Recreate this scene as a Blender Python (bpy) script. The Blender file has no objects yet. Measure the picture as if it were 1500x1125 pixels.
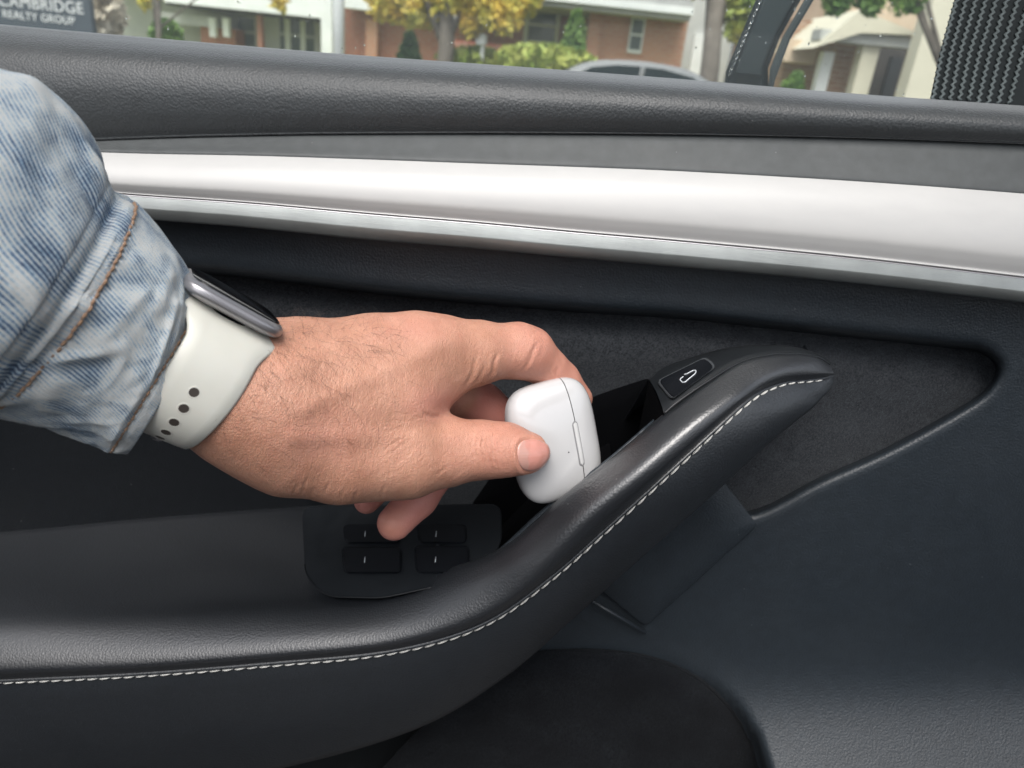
import bpy, bmesh, math, random
import numpy as np
from mathutils import Vector, Matrix, noise
R_ = math.radians
random.seed(7)
rng = np.random.default_rng(7)
SC = bpy.context.scene
COL = SC.collection

# ------------------------------------------------------------------ camera
PITCH, ROLL, FPX = R_(24.0), R_(6.0), 1042.0
CAM = np.array([0.0, -0.40, 1.15])
f_ = np.array([0, math.cos(PITCH), -math.sin(PITCH)])
r0 = np.array([1.0, 0, 0]); u0 = np.array([0, math.sin(PITCH), math.cos(PITCH)])
RX = r0 * math.cos(ROLL) + u0 * math.sin(ROLL)
UX = -r0 * math.sin(ROLL) + u0 * math.cos(ROLL)
cam = bpy.data.cameras.new('camera'); camo = bpy.data.objects.new('camera', cam); COL.objects.link(camo)
M = Matrix.Identity(4)
for i in range(3):
    M[i][0], M[i][1], M[i][2], M[i][3] = RX[i], UX[i], -f_[i], CAM[i]
camo.matrix_world = M
cam.sensor_width = 36; cam.lens = 36 * FPX / 1500
cam.clip_start = 0.01; cam.clip_end = 500
cam.dof.use_dof = True; cam.dof.focus_distance = 0.325; cam.dof.aperture_fstop = 11.5
SC.camera = camo
# ------------------------------------------------------------------ world: overcast sky
w = bpy.data.worlds.new('World'); SC.world = w; w.use_nodes = True
nt = w.node_tree; nt.nodes.clear()
sky = nt.nodes.new('ShaderNodeTexSky'); sky.sky_type = 'NISHITA'; sky.sun_disc = False
sky.sun_elevation = R_(61); sky.sun_rotation = R_(192); sky.dust_density = 4.0; sky.air_density = 1.0
hs = nt.nodes.new('ShaderNodeHueSaturation'); hs.inputs['Saturation'].default_value = 0.36
bgn = nt.nodes.new('ShaderNodeBackground'); bgn.inputs['Strength'].default_value = 0.14
wo = nt.nodes.new('ShaderNodeOutputWorld')
nt.links.new(sky.outputs[0], hs.inputs['Color']); nt.links.new(hs.outputs[0], bgn.inputs[0]); nt.links.new(bgn.outputs[0], wo.inputs[0])
# sun behind thin cloud
sl = bpy.data.lights.new('sun', 'SUN'); sl.energy = 1.5; sl.angle = R_(44); sl.color = (1, .965, .92)
so = bpy.data.objects.new('sun', sl); COL.objects.link(so)
sun_dir = Vector((math.sin(R_(192)) * math.cos(R_(61)), math.cos(R_(192)) * math.cos(R_(61)), math.sin(R_(61))))
so.rotation_euler = sun_dir.to_track_quat('Z', 'Y').to_euler(); so.location = (0, 0, 30)
SC.view_settings.view_transform = 'Standard'; SC.view_settings.look = 'None'
SC.view_settings.exposure = 0.92; SC.view_settings.gamma = 1.0
SC.cycles.use_denoising = True
SC.cycles.max_bounces = 8; SC.cycles.transparent_max_bounces = 16

# ------------------------------------------------------------------ projection helpers (modelling aid: pixel of the 1500x1125 frame -> point at a real depth)
def ray(px, py):
    px = np.asarray(px, float); py = np.asarray(py, float)
    return f_ + ((px - 750) / FPX)[..., None] * RX + ((562.5 - py) / FPX)[..., None] * UX
def atY(px, py, y):
    d = ray(px, py); t = (np.asarray(y, float) - CAM[1]) / d[..., 1]
    return CAM + d * t[..., None]
def atD(px, py, d): return CAM + ray(px, py) * np.asarray(d, float)[..., None]
def atZ(px, py, z):
    d = ray(px, py); t = (np.asarray(z, float) - CAM[2]) / d[..., 2]
    return CAM + d * t[..., None]
def topx(P):
    q = np.asarray(P) - CAM; d = q @ f_
    return 750 + FPX * (q @ RX) / d, 562.5 - FPX * (q @ UX) / d
def cr(pts, n, closed=False, seg=False):
    """Catmull-Rom through pts; n samples (uniform in arc length, or n per segment when seg)."""
    P = np.asarray(pts, float)
    if P.ndim == 1: P = P[:, None]
    if closed: Q = np.vstack([P[-1], P, P[0], P[1]])
    else: Q = np.vstack([2 * P[0] - P[1], P, 2 * P[-1] - P[-2]])
    out = []; m = len(Q) - 3
    k = n if seg else 24
    for i in range(m):
        t = np.linspace(0, 1, k, endpoint=False)[:, None]
        a, b, c, d = Q[i], Q[i + 1], Q[i + 2], Q[i + 3]
        out.append(.5 * ((2 * b) + (-a + c) * t + (2 * a - 5 * b + 4 * c - d) * t ** 2 + (-a + 3 * b - 3 * c + d) * t ** 3))
    out.append(Q[-2][None])
    C = np.vstack(out)
    if seg: return C
    L = np.concatenate([[0], np.cumsum(np.linalg.norm(np.diff(C, axis=0), axis=1))])
    s = np.linspace(0, L[-1], n)
    return np.stack([np.interp(s, L, C[:, j]) for j in range(C.shape[1])], 1)
def fx(pts, px):
    """smooth y(px) through traced points"""
    P = np.asarray(pts, float); C = cr(P, 400)
    return np.interp(px, C[:, 0], C[:, 1])
def sstep(x, a, b):
    t = np.clip((np.asarray(x, float) - a) / (b - a), 0, 1); return t * t * (3 - 2 * t)

# ------------------------------------------------------------------ object helpers
ORG = {}
def empty(name, loc, label, cat, group=None):
    o = bpy.data.objects.new(name, None); COL.objects.link(o); o.location = loc; o.empty_display_size = .05
    ORG[o.name] = np.array(loc, float); tag(o, label, cat, group); return o
def tag(o, label=None, cat=None, group=None, kind=None):
    if label: o['label'] = label
    if cat: o['category'] = cat
    if group: o['group'] = group
    if kind: o['kind'] = kind
    return o
def mesh(name, V, F, mat, parent=None, smooth=True, origin=None):
    V = np.asarray(V, float)
    org = ORG[parent.name] if parent is not None else (np.array(origin, float) if origin is not None else np.zeros(3))
    me = bpy.data.meshes.new(name); me.from_pydata([tuple(v) for v in (V - org)], [], [tuple(int(i) for i in f) for f in F])
    if smooth: me.polygons.foreach_set('use_smooth', [True] * len(me.polygons))
    me.materials.append(mat); me.update()
    o = bpy.data.objects.new(name, me); COL.objects.link(o)
    if parent is not None: o.parent = parent
    elif origin is not None: o.location = origin
    ORG[o.name] = org; return o
def inst(name, me, Mw, parent):
    o = bpy.data.objects.new(name, me); COL.objects.link(o); o.parent = parent
    L = Matrix.Translation(Vector(-ORG[parent.name])); o.matrix_local = L @ Mw; ORG[o.name] = ORG[parent.name]; return o
def gridF(nr, nc, closed=False, flip=False):
    F = []
    for i in range(nr - 1):
        for j in range(nc if closed else nc - 1):
            k = (j + 1) % nc
            q = (i * nc + j, i * nc + k, (i + 1) * nc + k, (i + 1) * nc + j)
            F.append(q[::-1] if flip else q)
    return F
def loft(name, rows, mat, parent, closed=False, flip=False):
    rows = [np.asarray(r) for r in rows]; n = len(rows[0])
    return mesh(name, np.vstack(rows), gridF(len(rows), n, closed, flip), mat, parent)
def densify(rows, k):
    """smooth rows in between (Catmull-Rom across rows)"""
    A = np.stack(rows); nr, nc, _ = A.shape
    return list(cr(A.reshape(nr, nc * 3), k, seg=True).reshape(-1, nc, 3))
def boxVF(c, s):
    c = np.array(c, float); s = np.array(s, float) / 2
    V = np.array([[x, y, z] for x in (-1, 1) for y in (-1, 1) for z in (-1, 1)]) * s + c
    return V, [(0, 1, 3, 2), (4, 6, 7, 5), (0, 4, 5, 1), (2, 3, 7, 6), (0, 2, 6, 4), (1, 5, 7, 3)]
def box(name, lo, hi, mat, parent=None, bev=0.0, origin=None, smooth=False):
    lo = np.array(lo, float); hi = np.array(hi, float)
    V, F = boxVF((lo + hi) / 2, hi - lo)
    o = mesh(name, V, F, mat, parent, smooth, origin)
    if bev:
        bm = bmesh.new(); bm.from_mesh(o.data); bmesh.ops.bevel(bm, geom=bm.edges[:], offset=bev, segments=2, affect='EDGES'); bm.to_mesh(o.data); bm.free()
    return o
def tubeVF(C, r, n=8, caps=True):
    C = np.asarray(C, float); m = len(C); r = np.broadcast_to(r, (m,))
    T = np.gradient(C, axis=0); T /= np.linalg.norm(T, axis=1)[:, None] + 1e-12
    ref = np.array([0.0, 0, 1]) if abs(T[0][2]) < .9 else np.array([1.0, 0, 0])
    V = []
    u = np.cross(T[0], ref); u /= np.linalg.norm(u)
    for i in range(m):
        u = u - T[i] * (u @ T[i]); u /= np.linalg.norm(u); v = np.cross(T[i], u)
        for k in range(n):
            a = 2 * math.pi * k / n; V.append(C[i] + r[i] * (math.cos(a) * u + math.sin(a) * v))
    F = gridF(m, n, True)
    if caps: F.append(tuple(range(n))[::-1]); F.append(tuple(range((m - 1) * n, m * n)))
    return np.array(V), F
def tube(name, C, r, mat, parent=None, n=8, origin=None):
    V, F = tubeVF(C, r, n); return mesh(name, V, F, mat, parent, origin=origin)
def prism(name, poly, front, back, mat, parent, bev=0.0, smooth=False):
    """front/back: functions (px,py)->world for a pixel outline"""
    P = np.asarray(poly, float); n = len(P)
    V = np.vstack([front(P[:, 0], P[:, 1]), back(P[:, 0], P[:, 1])])
    F = [tuple(range(n)), tuple(range(n, 2 * n))[::-1]] + [(i, i + n, (i + 1) % n + n, (i + 1) % n) for i in range(n)]
    o = mesh(name, V, F, mat, parent, smooth)
    bm = bmesh.new(); bm.from_mesh(o.data); bmesh.ops.recalc_face_normals(bm, faces=bm.faces[:])
    if bev: bmesh.ops.bevel(bm, geom=[e for e in bm.edges if e.calc_face_angle(0) > .6], offset=bev, segments=3, affect='EDGES', clamp_overlap=True)
    bm.to_mesh(o.data); bm.free(); return o

# ------------------------------------------------------------------ materials
class NB:
    def __init__(s, name):
        s.m = bpy.data.materials.new(name); s.m.use_nodes = True; s.t = s.m.node_tree; s.N = s.t.nodes
        s.p = s.N['Principled BSDF']; s.out = s.N['Material Output']; s.tc = None
    def set(s, **k):
        for a, v in k.items():
            n = {'base': 'Base Color', 'rough': 'Roughness', 'metal': 'Metallic', 'spec': 'Specular IOR Level', 'coat': 'Coat Weight', 'coatr': 'Coat Roughness', 'sheen': 'Sheen Weight', 'sheenr': 'Sheen Roughness', 'sss': 'Subsurface Weight', 'ior': 'IOR', 'trans': 'Transmission Weight'}[a]
            if a == 'base': v = (*v, 1)
            s.p.inputs[n].default_value = v
        return s
    def co(s, kind='Object', scale=(1, 1, 1), rot=(0, 0, 0)):
        if s.tc is None: s.tc = s.N.new('ShaderNodeTexCoord')
        mp = s.N.new('ShaderNodeMapping'); mp.inputs['Scale'].default_value = scale; mp.inputs['Rotation'].default_value = rot
        s.t.links.new(s.tc.outputs[kind], mp.inputs[0]); return mp.outputs[0]
    def noise(s, co, scale, detail=3, rough=.5, dist=0):
        n = s.N.new('ShaderNodeTexNoise'); n.inputs['Scale'].default_value = scale; n.inputs['Detail'].default_value = detail
        n.inputs['Roughness'].default_value = rough; n.inputs['Distortion'].default_value = dist
        s.t.links.new(co, n.inputs['Vector']); return n.outputs['Fac']
    def voro(s, co, scale, feature='F1', rnd=1.0):
        n = s.N.new('ShaderNodeTexVoronoi'); n.feature = feature; n.inputs['Scale'].default_value = scale; n.inputs['Randomness'].default_value = rnd
        s.t.links.new(co, n.inputs['Vector']); return n.outputs['Distance']
    def wave(s, co, scale, dist=0, dscale=1, direction='X', profile='SIN', detail=2):
        n = s.N.new('ShaderNodeTexWave'); n.bands_direction = direction; n.wave_profile = profile
        n.inputs['Scale'].default_value = scale; n.inputs['Distortion'].default_value = dist; n.inputs['Detail Scale'].default_value = dscale; n.inputs['Detail'].default_value = detail
        s.t.links.new(co, n.inputs['Vector']); return n.outputs['Fac']
    def ramp(s, fac, stops):
        n = s.N.new('ShaderNodeValToRGB'); e = n.color_ramp.elements
        while len(e) < len(stops): e.new(.5)
        for i, (p, c) in enumerate(stops): e[i].position = p; e[i].color = (*c, 1) if len(c) == 3 else c
        s.t.links.new(fac, n.inputs[0]); return n.outputs[0]
    def rng(s, fac, a, b, c=0, d=1):
        n = s.N.new('ShaderNodeMapRange'); 
        for i, v in zip((1, 2, 3, 4), (a, b, c, d)): n.inputs[i].default_value = v
        s.t.links.new(fac, n.inputs[0]); return n.outputs[0]
    def math(s, op, a, b=None):
        n = s.N.new('ShaderNodeMath'); n.operation = op
        for i, v in enumerate((a, b)):
            if v is None: continue
            if isinstance(v, (int, float)): n.inputs[i].default_value = v
            else: s.t.links.new(v, n.inputs[i])
        return n.outputs[0]
    def mix(s, fac, a, b, typ='MIX'):
        n = s.N.new('ShaderNodeMix'); n.data_type = 'RGBA'; n.blend_type = typ
        for k, v in ((0, fac), (6, a), (7, b)):
            if isinstance(v, (int, float)): n.inputs[k].default_value = v
            elif isinstance(v, tuple): n.inputs[k].default_value = (*v, 1)
            else: s.t.links.new(v, n.inputs[k])
        return n.outputs[2]
    def attr(s, name):
        n = s.N.new('ShaderNodeAttribute'); n.attribute_name = name; return n
    def bump(s, h, dist, strength=1.0, prev=None):
        n = s.N.new('ShaderNodeBump'); n.inputs['Distance'].default_value = dist; n.inputs['Strength'].default_value = strength
        s.t.links.new(h, n.inputs['Height'])
        if prev is not None: s.t.links.new(prev, n.inputs['Normal'])
        s.t.links.new(n.outputs[0], s.p.inputs['Normal']); return n.outputs[0]
    def link(s, o, i): s.t.links.new(o, s.p.inputs[i]); return s

def leather(name, base, rough, scale, amp, stretch=(1, 1, 1), var=.25, spec=.5, coat=0.0, pebble=False):
    b = NB(name).set(base=base, rough=rough, spec=spec, coat=coat, coatr=rough * .95)
    co = b.co('Object', stretch)
    wob = b.noise(co, scale * .35, 2)
    v = b.voro(co, scale, 'SMOOTH_F1'); v2 = b.noise(co, scale * 1.7, 3, .6)
    h = b.math('ADD', b.math('MULTIPLY', v, 1.0), b.math('MULTIPLY', v2, .8))
    h = b.math('ADD', h, b.math('MULTIPLY', wob, .4))
    if pebble: h = b.math('ADD', b.math('SUBTRACT', 1.0, b.voro(co, scale)), b.math('MULTIPLY', v2, .35))
    nb = b.bump(h, amp)
    if coat: b.t.links.new(nb, b.p.inputs['Coat Normal']); b.p.inputs['Coat IOR'].default_value = 1.9 if coat == 1.0 else 1.7
    big = b.noise(b.co('Object'), 14, 4, .6)
    b.link(b.rng(big, .3, .7, rough * .9, min(1, rough * 1.12)), 'Roughness')
    c = b.mix(b.rng(b.noise(b.co('Object'), 160, 3), .3, .7, 0, 1), tuple(x * (1 - var * .4) for x in base), tuple(x * (1 + var * .4) for x in base))
    dust = b.math('MULTIPLY', b.rng(b.voro(b.co('Object'), 85), .018, .034, 1, 0), b.rng(b.noise(b.co('Object'), 23, 2), .52, .58))     # tiny lint specks
    b.link(b.mix(b.math('MULTIPLY', dust, .35), c, (.35, .36, .36)), 'Base Color')
    return b.m
MAT = {}
MAT['pad'] = leather('grained_soft_plastic', (.026, .0308, .034), .56, 740, .00018, (1, 1, 1.05), spec=.7, coat=.15, pebble=True)
MAT['leather'] = leather('black_leather_shaded', (.0030, .0048, .0076), .43, 900, .00009, spec=.5, coat=1.0, pebble=True)  # base darkened to carry the shade lying over the armrest top
MAT['leather_side'] = leather('black_leather_unshaded', (.0085, .0115, .0155), .46, 800, .00012, spec=.8, coat=.3, pebble=True)  # leather of the side face keeps a lighter base, no shade painted in
MAT['panel'] = leather('grained_dark_panel', (.0175, .0238, .0305), .48, 800, .00018, spec=.6, pebble=True)
MAT['pad'].node_tree.nodes['Principled BSDF'].inputs['Sheen Weight'].default_value = .8
MAT['pad'].node_tree.nodes['Principled BSDF'].inputs['Sheen Roughness'].default_value = .35
MAT['midpanel'] = leather('black_vinyl_shaded', (.006, .0075, .0095), .50, 900, .00016, spec=.25)  # vinyl base darkened for the deep shade at the lower left
MAT['strip'] = leather('smooth_grey_strip', (.060, .066, .068), .62, 2200, .00003)
def suede():
    b = NB('black_suede').set(rough=.95, sheen=.4, sheenr=.45, spec=.15)
    b.p.inputs['Sheen Tint'].default_value = (.75, .82, .9, 1)
    n1 = b.noise(b.co('Object', (1, 1, 1.4)), 75, 6, .68, 1.2); n2 = b.noise(b.co(), 900, 3, .7)
    c = b.ramp(n1, [(.28, (.006, .0072, .009)), (.5, (.0135, .0158, .0185)), (.74, (.033, .0375, .042))])
    c = b.mix(b.rng(n2, .35, .75), c, (.055, .059, .066)); b.link(c, 'Base Color'); b.bump(n2, .0006); return b.m
MAT['suede'] = suede()
def carpet():
    b = NB('black_carpet').set(rough=.95, sheen=.03, spec=.05)
    n = b.noise(b.co(), 1300, 3, .7); n1 = b.noise(b.co(), 30, 4)
    c = b.mix(b.rng(n, .4, .75), (.003, .0038, .005), (.030, .035, .042)); b.link(b.mix(b.rng(n1, .3, .7), c, (.006, .007, .009)), 'Base Color'); b.bump(n, .0012); return b.m
MAT['carpet'] = carpet()
MAT['felt'] = NB('black_felt').set(base=(.0022, .0024, .003), rough=1.0, spec=.05).m
def white_trim():
    b = NB('satin_white_trim').set(base=(.70, .70, .695), rough=.45, coat=.1, coatr=.3)
    n = b.noise(b.co('Object', (1, 1, 3)), 60, 5, .6)
    sm = b.rng(b.noise(b.co(), 420, 2, .5), .73, .78)
    b.link(b.mix(b.math('MULTIPLY', sm, .25), b.mix(b.rng(n, .3, .7), (.425, .425, .42), (.445, .445, .438)), (.38, .38, .38)), 'Base Color')
    b.link(b.rng(n, .3, .7, .38, .50), 'Roughness'); return b.m
MAT['white'] = white_trim()
def alu(name, base, rough, sc=(8, 200, 260), metal=.72):
    b = NB(name).set(base=base, metal=metal, rough=rough)
    n = b.noise(b.co('Object', sc), 9, 4, .65); s = b.noise(b.co('Object'), 38, 4, .6)
    b.link(b.rng(n, .3, .7, rough * .8, rough * 1.3), 'Roughness'); b.bump(n, .00006)
    b.link(b.mix(b.rng(s, .35, .7), base, tuple(x * .8 for x in base)), 'Base Color'); return b.m
MAT['alu'] = alu('brushed_aluminium', (.33, .35, .345), .42)
MAT['watch_alu'] = NB('watch_aluminium').set(base=(.34, .335, .35), rough=.36, metal=.8).m
def simple(name, base, rough=.5, metal=0, **k):
    b = NB(name).set(base=base, rough=rough, metal=metal, **k)
    n = b.noise(b.co(), 90, 4); b.link(b.mix(b.rng(n, .3, .7), tuple(x * .92 for x in base), tuple(min(1, x * 1.06) for x in base)), 'Base Color')
    b.link(b.rng(n, .3, .7, rough * .92, min(1, rough * 1.08)), 'Roughness'); return b.m
MAT['gloss_black'] = simple('gloss_black_plastic', (.006, .007, .009), .16)
MAT['satin_black'] = simple('satin_black_plastic', (.010, .012, .014), .42)
MAT['switch'] = simple('switch_plastic', (.0065, .0085, .011), .46)
MAT['mark'] = simple('white_marking', (.62, .66, .70), .5)
MAT['button_edge'] = simple('grey_edge', (.05, .055, .06), .35)
def thread(name, c1, c2):
    b = NB(name).set(rough=.7, sheen=.2); n = b.noise(b.co(), 1500, 2); b.link(b.mix(b.rng(n, .3, .7), c1, c2), 'Base Color'); b.bump(n, .0003); return b.m
MAT['thread'] = thread('pale_thread', (.52, .52, .49), (.66, .66, .63))
MAT['orange_thread'] = thread('brown_orange_thread', (.22, .12, .065), (.40, .24, .14))
def glass():
    m = bpy.data.materials.new('window_glass'); m.use_nodes = True; t = m.node_tree; t.nodes.clear()
    o = t.nodes.new('ShaderNodeOutputMaterial'); mx = t.nodes.new('ShaderNodeMixShader'); tr = t.nodes.new('ShaderNodeBsdfTransparent'); gl = t.nodes.new('ShaderNodeBsdfGlossy')
    gl.inputs['Roughness'].default_value = .0; tr.inputs[0].default_value = (.96, .985, .975, 1)
    fr = t.nodes.new('ShaderNodeFresnel'); fr.inputs[0].default_value = 1.45
    tl = t.nodes.new('ShaderNodeBsdfTranslucent'); tl.inputs[0].default_value = (.85, .9, .88, 1); hz = t.nodes.new('ShaderNodeMixShader'); hz.inputs[0].default_value = .07
    t.links.new(tr.outputs[0], hz.inputs[1]); t.links.new(tl.outputs[0], hz.inputs[2]); t.links.new(fr.outputs[0], mx.inputs[0]); t.links.new(hz.outputs[0], mx.inputs[1]); t.links.new(gl.outputs[0], mx.inputs[2]); t.links.new(mx.outputs[0], o.inputs[0]); return m
MAT['glass'] = glass()
MAT['water'] = NB('water_drop').set(base=(1, 1, 1), rough=.0, ior=1.33, trans=1.0).m

# =================================================================== THE CAR DOOR
door = empty('car_door', (0, 0, .3), 'dark car door inner panel with white trim strip, leather armrest and pull handle', 'car door')
PX = np.linspace(-320, 1820, 150)
S0 = [(-320, 5), (0, 36), (250, 58), (500, 79), (750, 97), (1000, 116), (1250, 137), (1500, 155), (1820, 180)]
S1 = [(-320, 232), (0, 213), (200, 203), (375, 198), (500, 196), (750, 195), (1000, 197), (1250, 202), (1500, 211), (1820, 226)]
S2 = [(-320, 214), (0, 217), (200, 223), (367, 226), (533, 231), (700, 237), (850, 242), (1000, 248), (1250, 262), (1500, 280), (1820, 306)]
S3 = [(-320, 250), (0, 270), (200, 286), (367, 298), (533, 313), (700, 327), (850, 341), (1000, 354), (1250, 378), (1500, 407), (1820, 446)]
S4 = [(-320, 280), (0, 303), (230, 322), (367, 333), (533, 350), (700, 364), (850, 378), (1000, 391), (1250, 414), (1500, 443), (1820, 482)]
c0, c1, c2, c3, c4 = [fx(s, PX) for s in (S0, S1, S2, S3, S4)]
def strip(name, specs, mat, dens=6):
    """specs: (py array, y) rows top to bottom -> smooth lofted strip"""
    rows = [atY(PX, py, np.full_like(PX, y)) for py, y in specs]
    return loft(name, densify(rows, dens) if dens else rows, mat, door, flip=True)
mixc = lambda a, b, t: a + (b - a) * t
crest = atY(PX, c0, np.full_like(PX, .030))
pad_rows = densify([crest + np.array([0, .050, -.012]), crest + np.array([0, .020, -.0015]), crest] + [atY(PX, mixc(c0, c1, t), np.full_like(PX, y)) for t, y in
            ((.035, .017), (.085, .0055), (.17, -.0055), (.30, -.0122), (.50, -.0160), (.72, -.0160), (.88, -.0138), (.97, -.0115))] +
            [atY(PX, c1, np.full_like(PX, -.0098)), atY(PX, c1 + 1, np.full_like(PX, .006))], 5)
loft('window_sill_pad', pad_rows, MAT['pad'], door, flip=True)
strip('grey_trim_strip', [(c1 - 6, -.006), (mixc(c1, c2, .15), -.0115), (mixc(c1, c2, .6), -.0170), (c2 - 2, -.0215), (c2 + 4, -.0220)], MAT['strip'], 4)
h3 = c3 - c2
strip('white_trim', [(c2 + 1, -.010), (c2 + .4, -.0195), (c2 + .08 * h3, -.0240), (c2 + .28 * h3, -.0300), (c2 + .52 * h3, -.0340), (c2 + .72 * h3, -.0356), (c2 + .84 * h3, -.0350), (c2 + .95 * h3, -.0337), (c3 - 1.2, -.0332), (c3 - .6, -.024)], MAT['white'], 6)
a1 = c3 + .55 * (c4 - c3)
strip('aluminium_strip', [(c3, -.024), (c3 - .3, -.0340), (c3 + 1.0, -.0350), (c3 + 2.2, -.0350)], MAT['watch_alu'], 0)
strip('aluminium_strip', [(c3 + 2.3, -.0350), (a1 - 1, -.0372), (a1 + 1, -.0373), (c4 - 2, -.0352), (c4, -.0335), (c4 + 1, -.010)], MAT['alu'], 0)

# ---- main panel wrapped round the suede insert
inner = [(-320, 335), (0, 372), (333, 402), (600, 434), (850, 456), (1000, 466), (1213, 489), (1391, 508), (1436, 515), (1459, 535), (1450, 562), (1415, 591), (1300, 655), (1200, 700), (1100, 748), (1040, 725), (900, 740), (700, 800)]
outer = [(-320, 277), (0, 300), (333, 327), (600, 352), (850, 375), (1000, 388), (1213, 407), (1391, 427), (1600, 450), (1830, 500), (1830, 640), (1830, 800), (1830, 1000), (1750, 1200), (1400, 1200), (1180, 1200), (900, 1200), (700, 1200)]
NI = 26
ci = cr(inner, NI, seg=True); co_ = cr(outer, NI, seg=True)
def ydoor(px, py):
    r = np.log1p(np.exp(np.clip((py - (1000 - .03 * (px - 1200))) / 26.0, -40, 40))) * 26.0
    bx_ = np.interp(py, [960, 985, 1000, 1036, 1084, 1130, 1250], [960, 1000, 1034, 1070, 1099, 1113, 1119]) + 4
    return -.0165 - .00029 * r * sstep(px - bx_, -8, 16)
tn = np.gradient(ci, axis=0); tn /= np.linalg.norm(tn, axis=1)[:, None]; nrm = np.stack([tn[:, 1], -tn[:, 0]], 1)   # outward
rows = []
for off, y in ((-2, .012), (0, .004), (2, -.0055), (5, -.0120), (9, -.0152), (15, -.0164), (23, -.0166), (32, -.0165)):
    p = ci + nrm * off; rows.append(atY(p[:, 0], p[:, 1], np.full(len(p), y)))
base_in = ci + nrm * 32
for t in np.linspace(0, 1, 40)[1:]:
    p = base_in + (co_ - base_in) * t; rows.append(atY(p[:, 0], p[:, 1], ydoor(p[:, 0], p[:, 1])))
loft('door_panel', rows, MAT['panel'], door)
box('door_core', (-.75, .030, .28), (1.1, .050, 1.13), MAT['satin_black'], door)
# ---- suede insert
gx, gy = np.meshgrid(np.linspace(-330, 1490, 130), np.linspace(320, 980, 60))
dtop = fx([(-320, 335), (0, 372), (333, 402), (600, 434), (850, 456), (1000, 466), (1213, 489), (1391, 508), (1500, 520)], gx)
ys = .0045 + .010 * np.exp(-((gy - dtop) / 22) ** 2) - .004 * np.exp(-((gy - dtop - 60) / 32) ** 2) + .0025 * np.sin(gx / 170 + gy / 90)
mesh('suede_insert', atY(gx, gy, ys).reshape(-1, 3), gridF(60, 130, flip=True), MAT['suede'], door)

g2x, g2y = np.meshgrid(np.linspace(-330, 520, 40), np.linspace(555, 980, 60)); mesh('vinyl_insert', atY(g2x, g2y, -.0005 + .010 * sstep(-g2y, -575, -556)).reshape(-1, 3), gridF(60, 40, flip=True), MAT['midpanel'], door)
# ---- armrest and pull handle: stations of (I inner roll start, K crest, P piping, D lower edge)
ST_I = [(-320, 900), (0, 885), (200, 882), (400, 872), (545, 862), (665, 832), (745, 797), (825, 727), (900, 668), (980, 601), (1040, 557), (1087, 530), (1130, 520), (1165, 519), (1195, 523), (1214, 534)]
ST_K = [(-320, 962), (0, 950), (200, 944), (400, 930), (572, 911), (700, 873), (785, 822), (862, 752), (938, 688), (1014, 622), (1066, 583), (1104, 558), (1140, 543), (1172, 538), (1200, 539), (1219, 542)]
ST_P = [(-320, 1012), (0, 995), (200, 985), (400, 969), (575, 951), (705, 913), (800, 849), (890, 770), (965, 702), (1040, 633), (1085, 592), (1115, 571), (1148, 559), (1176, 556), (1202, 553), (1222, 549)]
ST_D = [(-320, 1200), (0, 1178), (200, 1160), (415, 1125), (610, 1068), (740, 992), (850, 897), (945, 812), (1030, 738), (1112, 662), (1160, 622), (1190, 598), (1204, 583), (1213, 574), (1220, 563), (1223, 553)]
ST_Y = np.array([-.112, -.112, -.113, -.114, -.116, -.119, -.120, -.118, -.113, -.102, -.090, -.078, -.068, -.060, -.053, -.047])
KS = 10
def stcurve(a, yv):
    c = cr(np.column_stack([np.array(a, float), yv]), KS, seg=True); return c[:, 0], c[:, 1], c[:, 2]
back = np.array([.030] * 5 + [.022, .015, .012, .012, .012, .012, .010, .008, .006, .004, .002])
koff = np.array([0] * 5 + [-.001, -.003, -.004, -.004, -.004, -.004, -.003, -.003, -.002, -.001, 0])
poff = np.array([-.007] * 5 + [-.005, -.002] + [0] * 9)
Ix, Iy, Iv = stcurve(ST_I, ST_Y + back); Kx, Ky, Kv = stcurve(ST_K, ST_Y + koff); Px, Py, Pv = stcurve(ST_P, ST_Y + poff)
Dx, Dy, Dv = stcurve(ST_D, ST_Y + np.array([.012] * 5 + [.016, .02, .022, .022, .022, .02, .016, .012, .008, .005, .002]))
WI = atY(Ix, Iy, Iv); WK = atY(Kx, Ky, Kv); WP = atY(Px, Py, Pv); WD = atY(Dx, Dy, Dv)
def mid(a, b, t, bulge, nrm_): return a + (b - a) * t + nrm_ * bulge
upv = np.array([0, -.55, .83]); fwd = np.array([0, -1.0, .05])
scl = np.linalg.norm(WP - WI, axis=1)[:, None] / .05
roll = [WI + np.array([0, .006, -.010]) * scl, WI, mid(WI, WK, .5, .0035, upv) * 1.0, WK, mid(WK, WP, .55, .0045, fwd * .9 + np.array([0, 0, .2])), WP]
roll[2] = WI + (WK - WI) * .5 + upv * .0035 * scl; roll[4] = WK + (WP - WK) * .55 + np.array([0, -.0045, .001]) * scl
arm_rows = densify(roll, 7)
kc = 5 * KS + 4
Rp = cr([(-320, 798), (0, 776), (200, 757), (400, 742), (560, 735), (700, 733), (800, 732)], 80)
Rw = atY(np.interp(np.linspace(0, 60, kc), np.arange(80), Rp[:, 0]), np.interp(np.linspace(0, 60, kc), np.arange(80), Rp[:, 1]), np.full(kc, .002))
wgt = np.zeros((len(WI), 1)); wgt[:kc, 0] = 1 - sstep(np.arange(kc), kc - 14, kc - 1); R0 = WI.copy(); R0[:kc] = WI[:kc] + (Rw - WI[:kc]) * .28
roll[0] = (WI + np.array([0, .011, -.009]) * np.minimum(1, scl * 2)) * (1 - wgt) + R0 * wgt
arm_rows = densify(roll, 7)
armrest = loft('armrest', arm_rows + [WP + np.array([0, .0035, .0005])], MAT['leather'], door, flip=True)
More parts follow.
